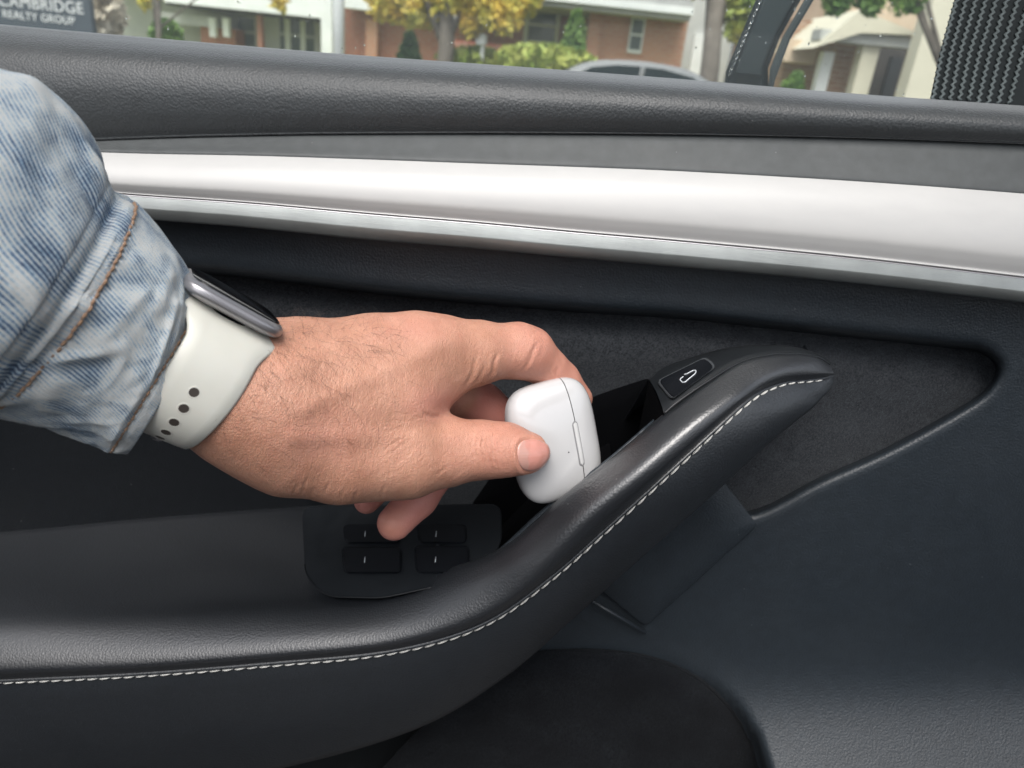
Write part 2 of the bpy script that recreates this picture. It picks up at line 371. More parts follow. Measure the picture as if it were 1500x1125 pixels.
# side face with a welt under the seam
dirD = (WD - WP); LD = np.linalg.norm(dirD, axis=1)[:, None]; dirD = dirD / LD
wl = np.minimum(.0028, LD * .25)
side = [WP + np.array([0, .0035, .0]), WP + dirD * wl * .25 + np.array([0, -.0002, 0]), WP + dirD * wl * .6 + np.array([0, -.0010, 0]), WP + dirD * wl * 1.0 + np.array([0, -.0004, 0]),
        WP + dirD * wl * 1.25 + np.array([0, .0006, 0]), WP + dirD * wl * 1.5 + np.array([0, .0002, 0])]
for t in (.12, .25, .4, .55, .7, .83, .93, 1.0):
    b_ = math.sin(t * math.pi) * .0045 * np.minimum(1, LD / .05) ** 1.5
    side.append(WP + dirD * (wl * 1.5 + (LD - wl * 1.5) * t) + np.array([0, -1., 0]) * b_)
side += [WD + np.array([0, .006, -.0015]), WD + np.array([0, .05, .0])]
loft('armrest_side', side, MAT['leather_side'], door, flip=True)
# armrest top, left of the pocket
I_ = WI[:kc] + (Rw - WI[:kc]) * .20 + np.array([0, 0, -.0006])
top_rows = [Rw + np.array([0, .012, -.012]), Rw + np.array([0, .003, -.002])] + [Rw + (I_ - Rw) * t + np.array([0, 0, -.0006 * math.sin(math.pi * t)]) for t in np.linspace(0, 1, 10)]
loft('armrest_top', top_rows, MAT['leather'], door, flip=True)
def top_at(px, py, lift=0.0):
    """point of the armrest top surface under a pixel"""
    P0 = atY(np.array([400.]), np.array([742.]), np.array([.002]))[0]; P1 = WI[int(3.2 * KS)] + np.array([0, 0, -.001]); P2 = WI[int(4.6 * KS)] + np.array([0, 0, -.001])
    n = np.cross(P1 - P0, P2 - P0); n /= np.linalg.norm(n)
    if n[2] < 0: n = -n
    d = ray(px, py); t = ((P0 - CAM) @ n + lift) / (d @ n)
    return CAM + d * t[..., None]
# stitches along the welt
def stitch_mesh(L, r):
    t = np.linspace(0, 1, 7); C = np.stack([(t - .5) * L, np.zeros(7), -(2 * t - 1) ** 2 * r * 1.3], 1)
    V, F = tubeVF(C, r * (1 - .45 * np.abs(2 * t - 1) ** 3), 6)
    me = bpy.data.meshes.new('stitch'); me.from_pydata([tuple(v) for v in V], [], F); me.polygons.foreach_set('use_smooth', [True] * len(F)); return me
sm = stitch_mesh(1.0, .085); sm.materials.append(MAT['thread'])
sc_ = WP + dirD * wl * 1.30 + np.array([0, -.0003, 0])
L = np.concatenate([[0], np.cumsum(np.linalg.norm(np.diff(sc_, axis=0), axis=1))])
SP = .0071; ns = int(L[-1] / SP)
armside = bpy.data.objects['armrest_side']
for k in range(ns - 1):
    s0 = k * SP + SP * .06; s1 = s0 + SP * .93
    a = np.array([np.interp(s0, L, sc_[:, j]) for j in range(3)]); b = np.array([np.interp(s1, L, sc_[:, j]) for j in range(3)])
    qa, qb = topx(np.stack([a, b]))
    if qb.min() > 1160 or qa.max() < -30: continue
    mdd = np.array([np.interp((s0 + s1) / 2, L, dirD[:, j]) for j in range(3)])
    a = a + mdd * .00045; b = b - mdd * .00055          # each stitch lies slightly slanted
    X = Vector(b - a); ln = X.length; X.normalize(); Z = Vector((0, -1, .25)); Z = (Z - X * Z.dot(X)).normalized(); Y = Z.cross(X)
    Mw = Matrix((X, Y, Z)).transposed().to_4x4(); Mw.translation = Vector((a + b) / 2) + Z * .0001
    inst('stitch', sm, Mw @ Matrix.Diagonal((ln, .0066, .0060, 1)), armside)
# handle: top cap behind the ridge, with button
T_pts = [(951, 556), (977, 536), (1031, 518), (1075, 508), (1122, 505), (1168, 509), (1203, 523), (1216, 534)]
I2_pts = [(973, 606), (993, 589), (1040, 557), (1087, 530), (1130, 520), (1165, 519), (1195, 523), (1215, 534)]
tI = cr(np.column_stack([np.array(I2_pts, float), [-.093, -.090, -.080, -.068, -.060, -.0535, -.048, -.0445]]), KS, seg=True)
tT = cr(np.column_stack([np.array(T_pts, float), [-.052, -.048, -.042, -.037, -.034, -.033, -.035, -.039]]), KS, seg=True)
A = atY(tI[:, 0], tI[:, 1], tI[:, 2]); B = atY(tT[:, 0], tT[:, 1], tT[:, 2])
loft('cap_end', [np.stack([A[0] + (B[0] - A[0]) * t for t in np.linspace(0, 1, 6)]), np.stack([A[0] + (B[0] - A[0]) * t + np.array([0, .002, -.05]) for t in np.linspace(0, 1, 6)])], MAT['felt'], door)
cap = [A + np.array([0, .002, -.006]), A + np.array([0, .0008, -.0006])] + [A + (B - A) * t + np.array([0, 0, .0015 * math.sin(math.pi * t)]) for t in (.04, .25, .5, .75, 1)] + [B + np.array([0, .004, -.003]), B + np.array([0, .03, -.03]), B + np.array([0, .05, -.05])]
loft('handle_cap', cap, MAT['satin_black'], door, flip=True)
tube('ridge_trim', A + np.array([0, -.0002, .0004]), .00055, MAT['satin_black'], door, 6)
# release button
def capplane(lift):
    P0, P1, P2 = A[12], A[24], B[14]
    n = np.cross(P1 - P0, P2 - P0); n /= np.linalg.norm(n); n = n if n[2] > 0 else -n
    def fn(px, py):
        d = ray(px, py); t = ((P0 - CAM) @ n + lift) / (d @ n); return CAM + d * t[..., None]
    return fn
def rpoly(pts, rad, k=5):
    P = np.asarray(pts, float); out = []
    n = len(P)
    for i in range(n):
        a, b, c = P[i - 1], P[i], P[(i + 1) % n]
        u = (a - b) / np.linalg.norm(a - b); v = (c - b) / np.linalg.norm(c - b)
        p, q = b + u * rad, b + v * rad
        for t in np.linspace(0, 1, k): out.append((1 - t) ** 2 * p + 2 * t * (1 - t) * b + t * t * q)
    return np.array(out)
bt = [(961, 558), (1034, 522), (1050, 537), (984, 586)]
prism('button_surround', rpoly(bt, 8), capplane(.0018), capplane(-.004), MAT['button_edge'], door, .0006)
cb = np.mean(bt, axis=0); bt2 = [tuple(cb + (np.array(p) - cb) * s) for p, s in zip(bt, (.93, .93, .92, .93))]
btn = prism('release_button', rpoly(bt2, 8), capplane(.0024), capplane(-.003), MAT['gloss_black'], door, .0005)
p = np.array([(1002, 548.5), (1006, 547.5), (1012, 544.2), (1016, 542.4), (1019, 542.4), (1019.5, 545), (1017.5, 548), (1010, 554), (1003.5, 559.6), (999.5, 560), (996.5, 557), (996.8, 554.5), (1001, 551.5)]); C = capplane(.0026)(p[:, 0], p[:, 1])
tube('release_icon', np.vstack([C[i] + (C[i + 1] - C[i]) * t for i in range(len(C) - 1) for t in (0, .34, .67)] + [C[-1]]), .00024, MAT['mark'], btn, 5)
def fanprism(name, poly, yf, yb, mat, parent, soft=.0012):
    P = np.asarray(poly, float); c = P.mean(0); n = len(P)
    def rw(k, y): q = c + (P - c) * k; return atY(q[:, 0], q[:, 1], np.full(n, y))
    rows = [rw(1.0, yb), rw(1.0, yf + soft), rw(.995, yf + soft * .4), rw(.985, yf), rw(.6, yf), rw(.02, yf)]
    V = np.vstack(rows); F = gridF(len(rows), n, True); F.append(tuple(range((len(rows) - 1) * n, len(rows) * n)))
    o = mesh(name, V, F, mat, parent); bm = bmesh.new(); bm.from_mesh(o.data); bmesh.ops.recalc_face_normals(bm, faces=bm.faces[:]); bm.to_mesh(o.data); bm.free(); return o
# pull pocket: liner with felt rim, floor
rim = cr([(690, 838), (716, 816), (740, 796), (807, 735), (887, 674), (955, 616), (970, 604), (970, 590), (963, 577), (951, 557)], 60)
ry = np.interp(rim[:, 0] * 1.0, [690, 740, 807, 887, 955, 972], [-.088, -.094, -.096, -.092, -.082, -.078]); ry[-14:] = np.linspace(ry[-15], -.045, 14)
RW = atY(rim[:, 0], rim[:, 1], ry)
loft('pocket_rim', [RW + np.array([0, -.0030, -.0012]), RW + np.array([0, -.0026, .0004]), RW + np.array([0, -.0006, .0006]), RW + np.array([0, .0006, -.0008])], MAT['panel'], door, flip=True)
loft('pocket_liner', [RW + np.array([0, .0006, -.0007]), RW + np.array([0, .002, -.02]), RW + np.array([0, .004, -.050])], MAT['felt'], door, flip=True)
fl0 = RW[:46] + np.array([0, .004, -.050]); fl1 = fl0.copy(); fl1[:, 1] = .004
loft('pocket_floor', [fl0, (fl0 + fl1) / 2, fl1], MAT['felt'], door, flip=True)
fanprism('pocket_back', rpoly([(952, 553), (905, 568), (850, 588), (760, 640), (690, 740), (740, 870), (985, 690)], 8), -.004, .004, MAT['felt'], door)
# window switches on a sunken plate
sw_out = rpoly([(442, 742), (447, 845), (478, 874), (560, 876), (690, 848), (735, 800), (735, 738)], 18, 6)
plate = prism('switch_plate', sw_out, lambda x, y: top_at(x, y, .0036), lambda x, y: top_at(x, y, -.006), MAT['switch'], door, .0007)
ed_ = sw_out[6:26]; tube('plate_edge', top_at(ed_[:, 0], ed_[:, 1], .0033), .00035, MAT['satin_black'], plate, 6)
for (x0, x1, y0, y1) in ((500, 588, 800, 840), (606, 688, 799, 840), (502, 586, 768, 796), (610, 684, 768, 796)):
    sw = prism('window_switch', rpoly([(x0, y0), (x1, y0), (x1, y1), (x0 + 3, y1)], 9), lambda x, y: top_at(x, y, .0056), lambda x, y: top_at(x, y, .0015), MAT['gloss_black'], plate, .0012)
    xm = x0 + .39 * (x1 - x0); ym = (y0 + y1) / 2
    pp = top_at(np.array([xm - .5, xm + .5]), np.array([ym + 4, ym - 4.]), .0057); tube('switch_mark', pp, .00022, MAT['mark'], plate, 5)
# bracket and rib behind the handle
fanprism('handle_bracket', rpoly([(1040, 680), (1110, 769), (945, 918), (850, 840)], 10), -.0225, -.010, MAT['panel'], door)
pp = np.array([(866, 880), (900, 900), (946, 927)]); tube('panel_rib', atY(pp[:, 0], pp[:, 1], np.full(3, -.0235)), .0013, MAT['panel'], door, 8)
# lower door pocket
po = cr([(480, 1250), (560, 1130), (660, 1030), (760, 966), (830, 955), (900, 957), (960, 968), (1020, 994), (1066, 1036), (1096, 1084), (1110, 1130), (1116, 1250)], 70)
fanprism('door_bin', po, -.0205, -.004, MAT['carpet'], door, .002)
e = po; tube('bin_rim', atY(e[:, 0] + 1, e[:, 1] - 1, np.full(len(e), -.0185)), .0016, MAT['carpet'], door, 8)

# ---- window glass, drops, mirror, front quarter panel
GY = .078
gc = atY(np.array([-500., 2000.]), np.array([90., 180.]), np.full(2, GY))
zg = 1.10
V = np.array([[-1.0, GY, zg], [.75, GY, zg], [.75, GY - .10, 1.50], [-1.0, GY - .10, 1.50]]); V2 = V + np.array([0, .004, 0.001])
wg = mesh('window_glass', np.vstack([V, V2]), [(0, 1, 2, 3), (7, 6, 5, 4), (0, 4, 5, 1), (1, 5, 6, 2), (2, 6, 7, 3), (3, 7, 4, 0)], MAT['glass'], door, False)
dm = bpy.data.meshes.new('water_drop'); bm = bmesh.new(); bmesh.ops.create_icosphere(bm, subdivisions=2, radius=1.0)
for f in bm.faces: f.smooth = True
bm.to_mesh(dm); bm.free(); dm.materials.append(MAT['water'])
for k in range(70):
    px = random.uniform(1000, 1500) if k < 50 else random.uniform(100, 1100); py = random.uniform(-20, fx(S0, px) - 3)
    p0 = atY(np.array([px]), np.array([py]), np.array([GY]))[0]; tt = (p0[2] - zg) / .40; P = atY(np.array([px]), np.array([py]), np.array([GY + .006 - .10 * tt]))[0]
    r = random.uniform(.00022, .00055)
    Mw = Matrix.Translation(Vector(P)) @ Matrix.Diagonal((r, r * .35, r * random.uniform(1, 2.0), 1)); inst('water_drop', dm, Mw, wg)
# door mirror
def pixpoly_prism(name, poly, y0, y1, mat, parent, bev):
    return prism(name, poly, lambda x, y: atY(x, y, np.full(len(x), y0)), lambda x, y: atY(x, y, np.full(len(x), y1)), mat, parent, bev)
mir = pixpoly_prism('side_mirror', [(1135, -70), (1107, 0), (1083, 57), (1063, 105), (1060, 135), (1126, 145), (1125, 100), (1143, 53), (1173, 0), (1205, -70)], .17, .24, simple('mirror_housing', (.030, .040, .045), .30), door, .004)
pixpoly_prism('mirror_face', [(1150, -60), (1118, 0), (1096, 55), (1076, 108), (1115, 112), (1117, 98), (1136, 50), (1163, 0), (1188, -60)], .1665, .1695, simple('mirror_face_plastic', (.050, .066, .074), .35), mir, .001)
pixpoly_prism('mirror_edge', [(1222, -70), (1192, 0), (1158, 57), (1136, 115), (1130, 140), (1124, 140), (1128, 100), (1146, 55), (1178, 0), (1208, -70)], .165, .18, simple('mirror_rubber', (.10, .12, .125), .4), mir, .0015)
for k in range(13):
    t = k / 12; px = np.interp(t, [0, .5, 1], [1110, 1086, 1065]) + 3; py = np.interp(t, [0, .5, 1], [2, 57, 108])
    P = atY(np.array([px]), np.array([py]), np.array([.1655]))[0]; r = random.uniform(.0008, .0013)
    inst('water_drop', dm, Matrix.Translation(Vector(P)) @ Matrix.Diagonal((r, r, r * 1.5, 1)), mir)
# quarter panel with zigzag ribs
qp = pixpoly_prism('quarter_panel', [(1415, -60), (1398, 0), (1376, 80), (1361, 152), (1560, 165), (1840, 190), (1840, -60)], .044, .050, simple('quarter_panel_plastic', (.012, .017, .018), .5), door, .001)
ribm = simple('rib_plastic', (.17, .20, .20), .5)
x0 = np.array([1402.0, 0]); 
for k in range(24):
    sh = k * (13.5 + .25 * k)
    zz = []
    n = 0
    for py in np.arange(-60, 175, 4.6):
        base = np.interp(py, [-60, 0, 80, 152, 180], [1418, 1401, 1379, 1365, 1360]) + sh * (1 - .0006 * py)
        if py < fx(S0, base) + 2: zz.append((base + (2.2 if n % 2 else -2.2), py))
        n += 1
    if zz[0][0] > 1560: break
    z = np.array(zz); C = atY(z[:, 0], z[:, 1], np.full(len(z), .0435)); Vv, Ff = tubeVF(C, .0010, 5); mesh('zigzag_rib', Vv, Ff, ribm, qp, True)

# =================================================================== THE HAND (one continuous skin surface)
def pr(px, py, d, rpx): return (atD(np.array([float(px)]), np.array([float(py)]), np.array([d]))[0], rpx * d / FPX)
def cap_sdf(P, a, ra, b, rb):
    ba = b - a; L2 = ba @ ba + 1e-12
    h = np.clip(((P - a) @ ba) / L2, 0, 1)
    return np.linalg.norm(P - a - h[:, None] * ba, axis=1) - (ra + (rb - ra) * h)
def smin(a, b, k):
    h = np.maximum(k - np.abs(a - b), 0) / k
    return np.minimum(a, b) - h * h * h * k / 6.0
def chain(P, pts, k):
    d = None
    for (a, ra), (b, rb) in zip(pts[:-1], pts[1:]):
        c = cap_sdf(P, a, ra, b, rb); d = c if d is None else smin(d, c, k)
    return d
# palm, wrist and forearm: (px, py, depth, radius px)
PALM = [
    [pr(150, 440, .268, 86), pr(330, 562, .280, 84), pr(385, 585, .287, 82)],                 # forearm and wrist, near
    [pr(165, 445, .282, 84), pr(345, 560, .298, 82), pr(405, 566, .306, 80)],                 # wrist, far
    [pr(385, 575, .292, 84), pr(455, 545, .306, 72), pr(545, 527, .318, 64), pr(612, 515, .326, 55)],   # index metacarpal
    [pr(395, 590, .296, 80), pr(470, 585, .318, 66), pr(560, 560, .338, 52), pr(605, 540, .346, 47)],   # middle metacarpal
    [pr(400, 590, .305, 74), pr(480, 600, .334, 60), pr(560, 590, .360, 44)],                 # ring
    [pr(400, 600, .310, 70), pr(470, 620, .342, 52), pr(535, 620, .372, 40)],                 # little
    [pr(365, 610, .289, 66), pr(430, 652, .299, 70), pr(500, 668, .307, 66), pr(585, 668, .317, 58)],   # thumb metacarpal and thenar
    [pr(420, 592, .2965, 70), pr(500, 588, .3065, 68), pr(580, 580, .3155, 53)],                 # muscle between thumb and index
    [pr(480, 610, .310, 70), pr(560, 600, .322, 56)],                                          # first web muscle
    [pr(560, 575, .322, 46), pr(640, 552, .332, 36), pr(690, 528, .337, 33)],                  # web skin
]
FING = [
    [pr(560, 668, .314, 60), pr(600, 668, .319, 56), pr(655, 662, .325, 49), pr(705, 659, .328, 41.5), pr(742, 659, .328, 37.5), pr(773, 663, .3285, 30.5)],    # thumb
    [pr(610, 517, .326, 54), pr(650, 512, .332, 46), pr(700, 515, .339, 43), pr(757, 514, .348, 39), pr(775, 518, .351, 36.5), pr(803, 540, .358, 28), pr(822, 556, .364, 25.5), pr(846, 584, .3705, 22)],   # index
    [pr(605, 545, .346, 44), pr(660, 572, .362, 36), pr(707, 594, .374, 31), pr(760, 628, .379, 26), pr(800, 655, .379, 22)],   # middle
    [pr(560, 590, .360, 42), pr(650, 640, .376, 32), pr(655, 668, .374, 30), pr(612, 730, .362, 27), pr(578, 766, .354, 25.5)],    # ring
    [pr(535, 620, .372, 38), pr(580, 665, .382, 25), pr(575, 690, .380, 23), pr(537, 734, .374, 19)],    # little
]
BUMP = [pr(632, 497, .313, 22), pr(418, 505, .289, 20)]
def hand_sdf(P):
    d = None
    for c in PALM:
        e = chain(P, c, .008); d = e if d is None else smin(d, e, .022)
    out = None
    for i, c in enumerate(FING):
        e = smin(d, chain(P, c, .006), (.010, .012, .010, .010, .010)[i]); out = e if out is None else np.minimum(out, e)
    return out
def hand_grad(P, e=.0004):
    K4 = np.array([[1, -1, -1], [-1, -1, 1], [-1, 1, -1], [1, 1, 1.0]]); g = sum(hand_sdf(P + k * e)[:, None] * k for k in K4); return g / (np.linalg.norm(g, axis=1)[:, None] + 1e-12)
def surface_nets(fn, lo, hi, h):
    n = np.ceil((hi - lo) / h).astype(int) + 1
    ax = [lo[i] + h * np.arange(n[i]) for i in range(3)]
    G = np.empty(n, np.float32)
    for i in range(0, n[0], 8):
        X, Y, Z = np.meshgrid(ax[0][i:i + 8], ax[1], ax[2], indexing='ij'); G[i:i + 8] = fn(np.stack([X, Y, Z], -1).reshape(-1, 3)).reshape(X.shape)
    s = G < 0
    c = [s[a:n[0] - 1 + a, b:n[1] - 1 + b, k:n[2] - 1 + k] for a in (0, 1) for b in (0, 1) for k in (0, 1)]
    cnt = sum(x.astype(np.int8) for x in c); act = (cnt > 0) & (cnt < 8)
    I = np.argwhere(act); vid = -np.ones(act.shape, int); vid[tuple(I.T)] = np.arange(len(I))
    acc = np.zeros((len(I), 3)); num = np.zeros(len(I))
    cor = [(a, b, k) for a in (0, 1) for b in (0, 1) for k in (0, 1)]
    val = np.stack([G[I[:, 0] + a, I[:, 1] + b, I[:, 2] + k] for a, b, k in cor], 1)
    for i in range(8):
        for j in range(i + 1, 8):
            if sum(abs(x - y) for x, y in zip(cor[i], cor[j])) != 1: continue
            m = (val[:, i] < 0) != (val[:, j] < 0); t = val[:, i] / (val[:, i] - val[:, j] + 1e-12)
            p = np.array(cor[i]) + t[:, None] * (np.array(cor[j]) - np.array(cor[i])); acc[m] += p[m]; num[m] += 1
    V = lo + h * (I + acc / num[:, None])
    F = []
    for a in range(3):
        b, c_ = (a + 1) % 3, (a + 2) % 3
        sl0 = [slice(None)] * 3; sl1 = [slice(None)] * 3; sl0[a] = slice(0, -1); sl1[a] = slice(1, None)
        e = s[tuple(sl0)] != s[tuple(sl1)]; E = np.argwhere(e); E = E[(E[:, b] > 0) & (E[:, c_] > 0) & (E[:, b] < n[b] - 1) & (E[:, c_] < n[c_] - 1)]
        sg = s[tuple(E.T)]
        q = []
        for ob, oc in ((0, 0), (1, 0), (1, 1), (0, 1)):
            k = E.copy(); k[:, b] -= ob; k[:, c_] -= oc; q.append(vid[tuple(k.T)])
        q = np.stack(q, 1); q[~sg] = q[~sg][:, ::-1]; F.append(q)
    return V, np.vstack(F)
def subdivide(V, F):
    E = np.sort(np.stack([F, np.roll(F, -1, 1)], -1).reshape(-1, 2), 1)
    U, inv = np.unique(E, axis=0, return_inverse=True); inv = inv.reshape(-1).reshape(F.shape[0], 4)
    nv = len(V); em = V[U].mean(1); fc = V[F].mean(1); ei = nv + inv; fi = nv + len(U) + np.arange(len(F))
    Q = np.concatenate([np.stack([F[:, i], ei[:, i], fi, ei[:, (i + 3) % 4]], 1) for i in range(4)])
    return np.vstack([V, em, fc]), Q
allp = np.array([p for c in PALM + FING for p, r in c]); lo = allp.min(0) - .03; hi = allp.max(0) + .03
HV, HF = surface_nets(hand_sdf, lo, hi, .0017)
# drop the forearm end hidden far inside the sleeve
for _ in range(2): HV = HV - hand_grad(HV) * hand_sdf(HV)[:, None] * .9
HV, HF = subdivide(HV, HF)
HV = HV - hand_grad(HV) * hand_sdf(HV)[:, None]
HN = hand_grad(HV)
hx, hy = topx(HV)
facing = ((CAM - HV) * HN).sum(1) / np.linalg.norm(CAM - HV, axis=1)
disp = np.zeros(len(HV))
depth_v = (HV - CAM) @ f_
def crease(pts, width, amp, dmax=1.0, lip=.35, dmin=0.0):
    C = cr(pts, 30); m = (facing > -.1) & (depth_v < dmax) & (depth_v > dmin) & (hx > C[:, 0].min() - 20) & (hx < C[:, 0].max() + 20) & (hy > C[:, 1].min() - 20) & (hy < C[:, 1].max() + 20)
    if not m.any(): return
    ii = np.where(m)[0]; D = np.hypot(hx[ii][:, None] - C[:, 0], hy[ii][:, None] - C[:, 1]); k = D.argmin(1); d = D.min(1)
    fade = np.clip(np.minimum(k, 29 - k) / 6.0, .15, 1)
    disp[ii] += amp * fade * (-np.exp(-(d / width) ** 2) + lip * np.exp(-((d - 2.0 * width) / width) ** 2))
m3 = .001
for i, xx in enumerate((694, 702, 709, 716, 723, 731, 739)):
    b = (i - 3) * 1.5
    crease([(xx + 3 + b, 626 + abs(i - 3)), (xx - 1, 640), (xx - 2 + random.uniform(-2, 2), 656), (xx + 1, 672), (xx + 5 + b, 690 - abs(i - 3))], 1.7, (.30, .50, .66, .72, .62, .44, .26)[i] * m3)
for i in range(10):
    x = random.uniform(698, 736); y = random.uniform(632, 682); crease([(x - 7, y - 3 + random.uniform(-4, 4)), (x, y), (x + 7, y + random.uniform(-4, 4))], 1.5, .16 * m3)
crease([(788, 500), (781, 516), (775, 530), (764, 544)], 2.8, .55 * m3)
crease([(783, 507), (774, 521), (768, 530), (756, 540)], 1.9, .22 * m3)
crease([(819, 536), (815, 548), (820, 556)], 2.2, .30 * m3)
crease([(730, 516), (724, 532), (722, 545), (714, 556)], 2.6, .65 * m3)
crease([(697, 520), (694, 540), (690, 552), (680, 568)], 3.0, .5 * m3)
crease([(712, 530), (708, 542), (700, 556), (690, 566)], 2.2, .35 * m3)
crease([(706, 512), (711, 524), (716, 534)], 1.6, .2 * m3)
crease([(618, 604), (632, 610), (648, 611)], 3.0, .5 * m3)
crease([(605, 612), (622, 612), (640, 614)], 2.0, .25 * m3)
for i in range(16):   # skin bunching at the web and over the thumb base
    a = random.uniform(-.9, .9); x = 600 + random.uniform(-12, 14); y = 612 + a * 36
    crease([(x, y), (x - 16, y + a * 14), (x - 34, y + a * 30)], 1.8, random.uniform(.08, .17) * m3)
for i in range(26):
    x = random.uniform(560, 690); y = random.uniform(655, 706); crease([(x - 13, y + 7), (x, y), (x + 13, y - 9)], 1.7, random.uniform(.06, .13) * m3)
for x, y in ((432, 722), (455, 728), (500, 730), (520, 731), (560, 724), (446, 714), (477, 722)):
    crease([(x + 6, y - 14), (x, y - 4), (x - 2, y + 8)], 2.0, .28 * m3)
for i in range(46):   # fine transverse folds on the back of the wrist
    x = random.uniform(385, 560); y = random.uniform(488, 590); L_ = random.uniform(14, 40); crease([(x + 4, y - L_ / 2), (x + random.uniform(-2, 2), y), (x - 4, y + L_ / 2)], 1.7, random.uniform(.06, .16) * m3)
# thumb nail bed and folds
NCX, NCY, NA, NBh, NR = 781.5, 666.5, 24.0, 24.5, R_(-7)
def nail_r(x, y):
    dx, dy = x - NCX, y - NCY; u = dx * math.cos(NR) + dy * math.sin(NR); v = -dx * math.sin(NR) + dy * math.cos(NR)
    v = v - .0035 * (u - 24) ** 2 * 0
    return (np.abs(u / NA) ** 2.6 + np.abs(v / (NBh * (1 - .10 * (u / NA)))) ** 2.6) ** (1 / 2.6), u, v
nr_, nu, nv_ = nail_r(hx, hy); mk = (facing > 0) & (depth_v < .34) & (hx > 720)
prox = sstep(-nu, -12, 16)
disp[mk] += (-.0007 * sstep(-nr_, -1.06, -.90) + .00050 * np.exp(-((nr_ - 1.17) / .10) ** 2) * (.35 + .65 * prox))[mk]
# veins, tendon relief and unevenness
for pts, wd, am in (([(440, 600), (500, 570), (560, 545), (620, 520)], 13, .0006), ([(420, 540), (500, 505), (580, 480)], 16, .0007), ([(430, 640), (520, 640), (600, 640), (660, 640)], 14, .0007), ([(640, 500), (660, 500)], 16, .0007)):
    C = cr(pts, 30); m = facing > .05; ii = np.where(m)[0]; D = np.hypot(hx[ii][:, None] - C[:, 0], hy[ii][:, None] - C[:, 1]).min(1); disp[ii] += am * np.exp(-(D / wd) ** 2)
ln_ = np.array([noise.fractal(Vector(v * 60), 1.0, 2.0, 3) for v in HV]); disp += .00028 * ln_
HV = HV + HN * disp[:, None]
def attr_f(o, name, val):
    a = o.data.attributes.new(name, 'FLOAT', 'POINT'); a.data.foreach_set('value', np.asarray(val, np.float32))
def skin():
    b = NB('skin').set(rough=.46, sss=.16, spec=.42)
    b.p.inputs['Subsurface Radius'].default_value = (1.0, .36, .2); b.p.inputs['Subsurface Scale'].default_value = .0028
    pk = b.attr('pink').outputs['Fac']
    n1 = b.noise(b.co(), 55, 4, .6); n2 = b.noise(b.co(), 260, 4, .65); n3 = b.noise(b.co(), 1100, 2, .6)
    c = b.ramp(n1, [(.30, (.385, .190, .124)), (.5, (.445, .230, .156)), (.72, (.500, .270, .188))])
    c = b.mix(b.math('MULTIPLY', b.rng(n2, .45, .75), .45), c, (.41, .19, .135))
    c = b.mix(b.math('MULTIPLY', b.rng(n3, .52, .72), .22), c, (.33, .16, .11))
    c = b.mix(pk, c, (.55, .21, .18)); b.link(c, 'Base Color')
    b.link(b.rng(n2, .3, .7, .40, .56), 'Roughness')
    v1 = b.voro(b.co('Object', (1.25, 1, .75)), 950, 'DISTANCE_TO_EDGE'); v1 = b.rng(v1, 0, .22)
    v2 = b.noise(b.co('Object', (1.6, 1.2, .45), (0, R_(-14), 0)), 520, 3, .6)
    h = b.math('ADD', b.math('MULTIPLY', v1, .40), b.math('MULTIPLY', v2, 1.5)); h = b.math('ADD', h, b.math('MULTIPLY', n3, .35))
    sw = b.attr('fine').outputs['Fac']; b.bump(b.math('MULTIPLY', h, sw), .00027); return b.m
MAT['skin'] = skin()
wristO = atD(np.array([338.]), np.array([567.]), np.array([.285]))[0]
person = mesh('person', HV, HF, MAT['skin'], None, True, wristO)
tag(person, 'right forearm and hand in faded denim sleeve, thumb and fingers pinching the white case', 'person')
fdist = np.stack([chain(HV, c[-3:], .004) - .001 for c in FING], 1)
palmar = sstep(-facing, -.35, .6)
pink = np.zeros(len(HV))
pink = np.maximum(pink, .75 * sstep(-np.min(fdist[:, 2:], axis=1), -.010, -.001) * sstep(depth_v, .338, .352))
pink = np.maximum(pink, .30 * sstep(hx, 690, 800) * (hy < 575)); pink = np.maximum(pink, .22 * sstep(hx, 600, 760) * (hy >= 575))
pink = np.maximum(pink, .38 * np.exp(-((hx - 640) / 40) ** 2 - ((hy - 590) / 25) ** 2)); pink = np.maximum(pink, .20 * np.exp(-((hx - 610) / 60) ** 2 - ((hy - 480) / 26) ** 2))
pink = np.maximum(pink, .16 * np.exp(-((hx - 470) / 70) ** 2 - ((hy - 640) / 40) ** 2))
attr_f(person, 'pink', pink); attr_f(person, 'fine', .35 + .65 * sstep(-np.min(fdist[:, 1:], axis=1), -.004, -.016) * 1.0)
# thumb nail
uu, vv = np.meshgrid(np.linspace(-1, 1, 34), np.linspace(-1, 1, 34))
sq = np.maximum(np.abs(uu), np.abs(vv)) / (np.hypot(uu, vv) + 1e-9); pu = uu * sq ** .0; pv = vv
rr = (np.abs(pu) ** 2.6 + np.abs(pv) ** 2.6) ** (1 / 2.6); mx_ = np.maximum(np.abs(pu), np.abs(pv)); kf = np.where(rr > 1e-6, mx_ / np.maximum(rr, 1e-6), 1)
pu, pv = pu * kf, pv * kf
U_ = pu * NA; V_ = pv * NBh * (1 - .10 * pu)
nx = NCX + U_ * math.cos(NR) - V_ * math.sin(NR); ny = NCY + U_ * math.sin(NR) + V_ * math.cos(NR)
def march(px, py, fn=hand_sdf, d0=.24, d1=.42, it=40):
    d = np.full(px.shape, d0); rd = ray(px, py)
    for _ in range(it):
        s = fn((CAM + rd * d[:, None])); d = d + np.clip(s, -.004, .02) * .85
    P = CAM + rd * d[:, None]; return P, np.abs(fn(P)) < .0008
NP, _ = march(nx.ravel(), ny.ravel()); NN = hand_grad(NP)
er = (np.abs(pu) ** 2.6 + np.abs(pv) ** 2.6).ravel() ** (1 / 2.6)
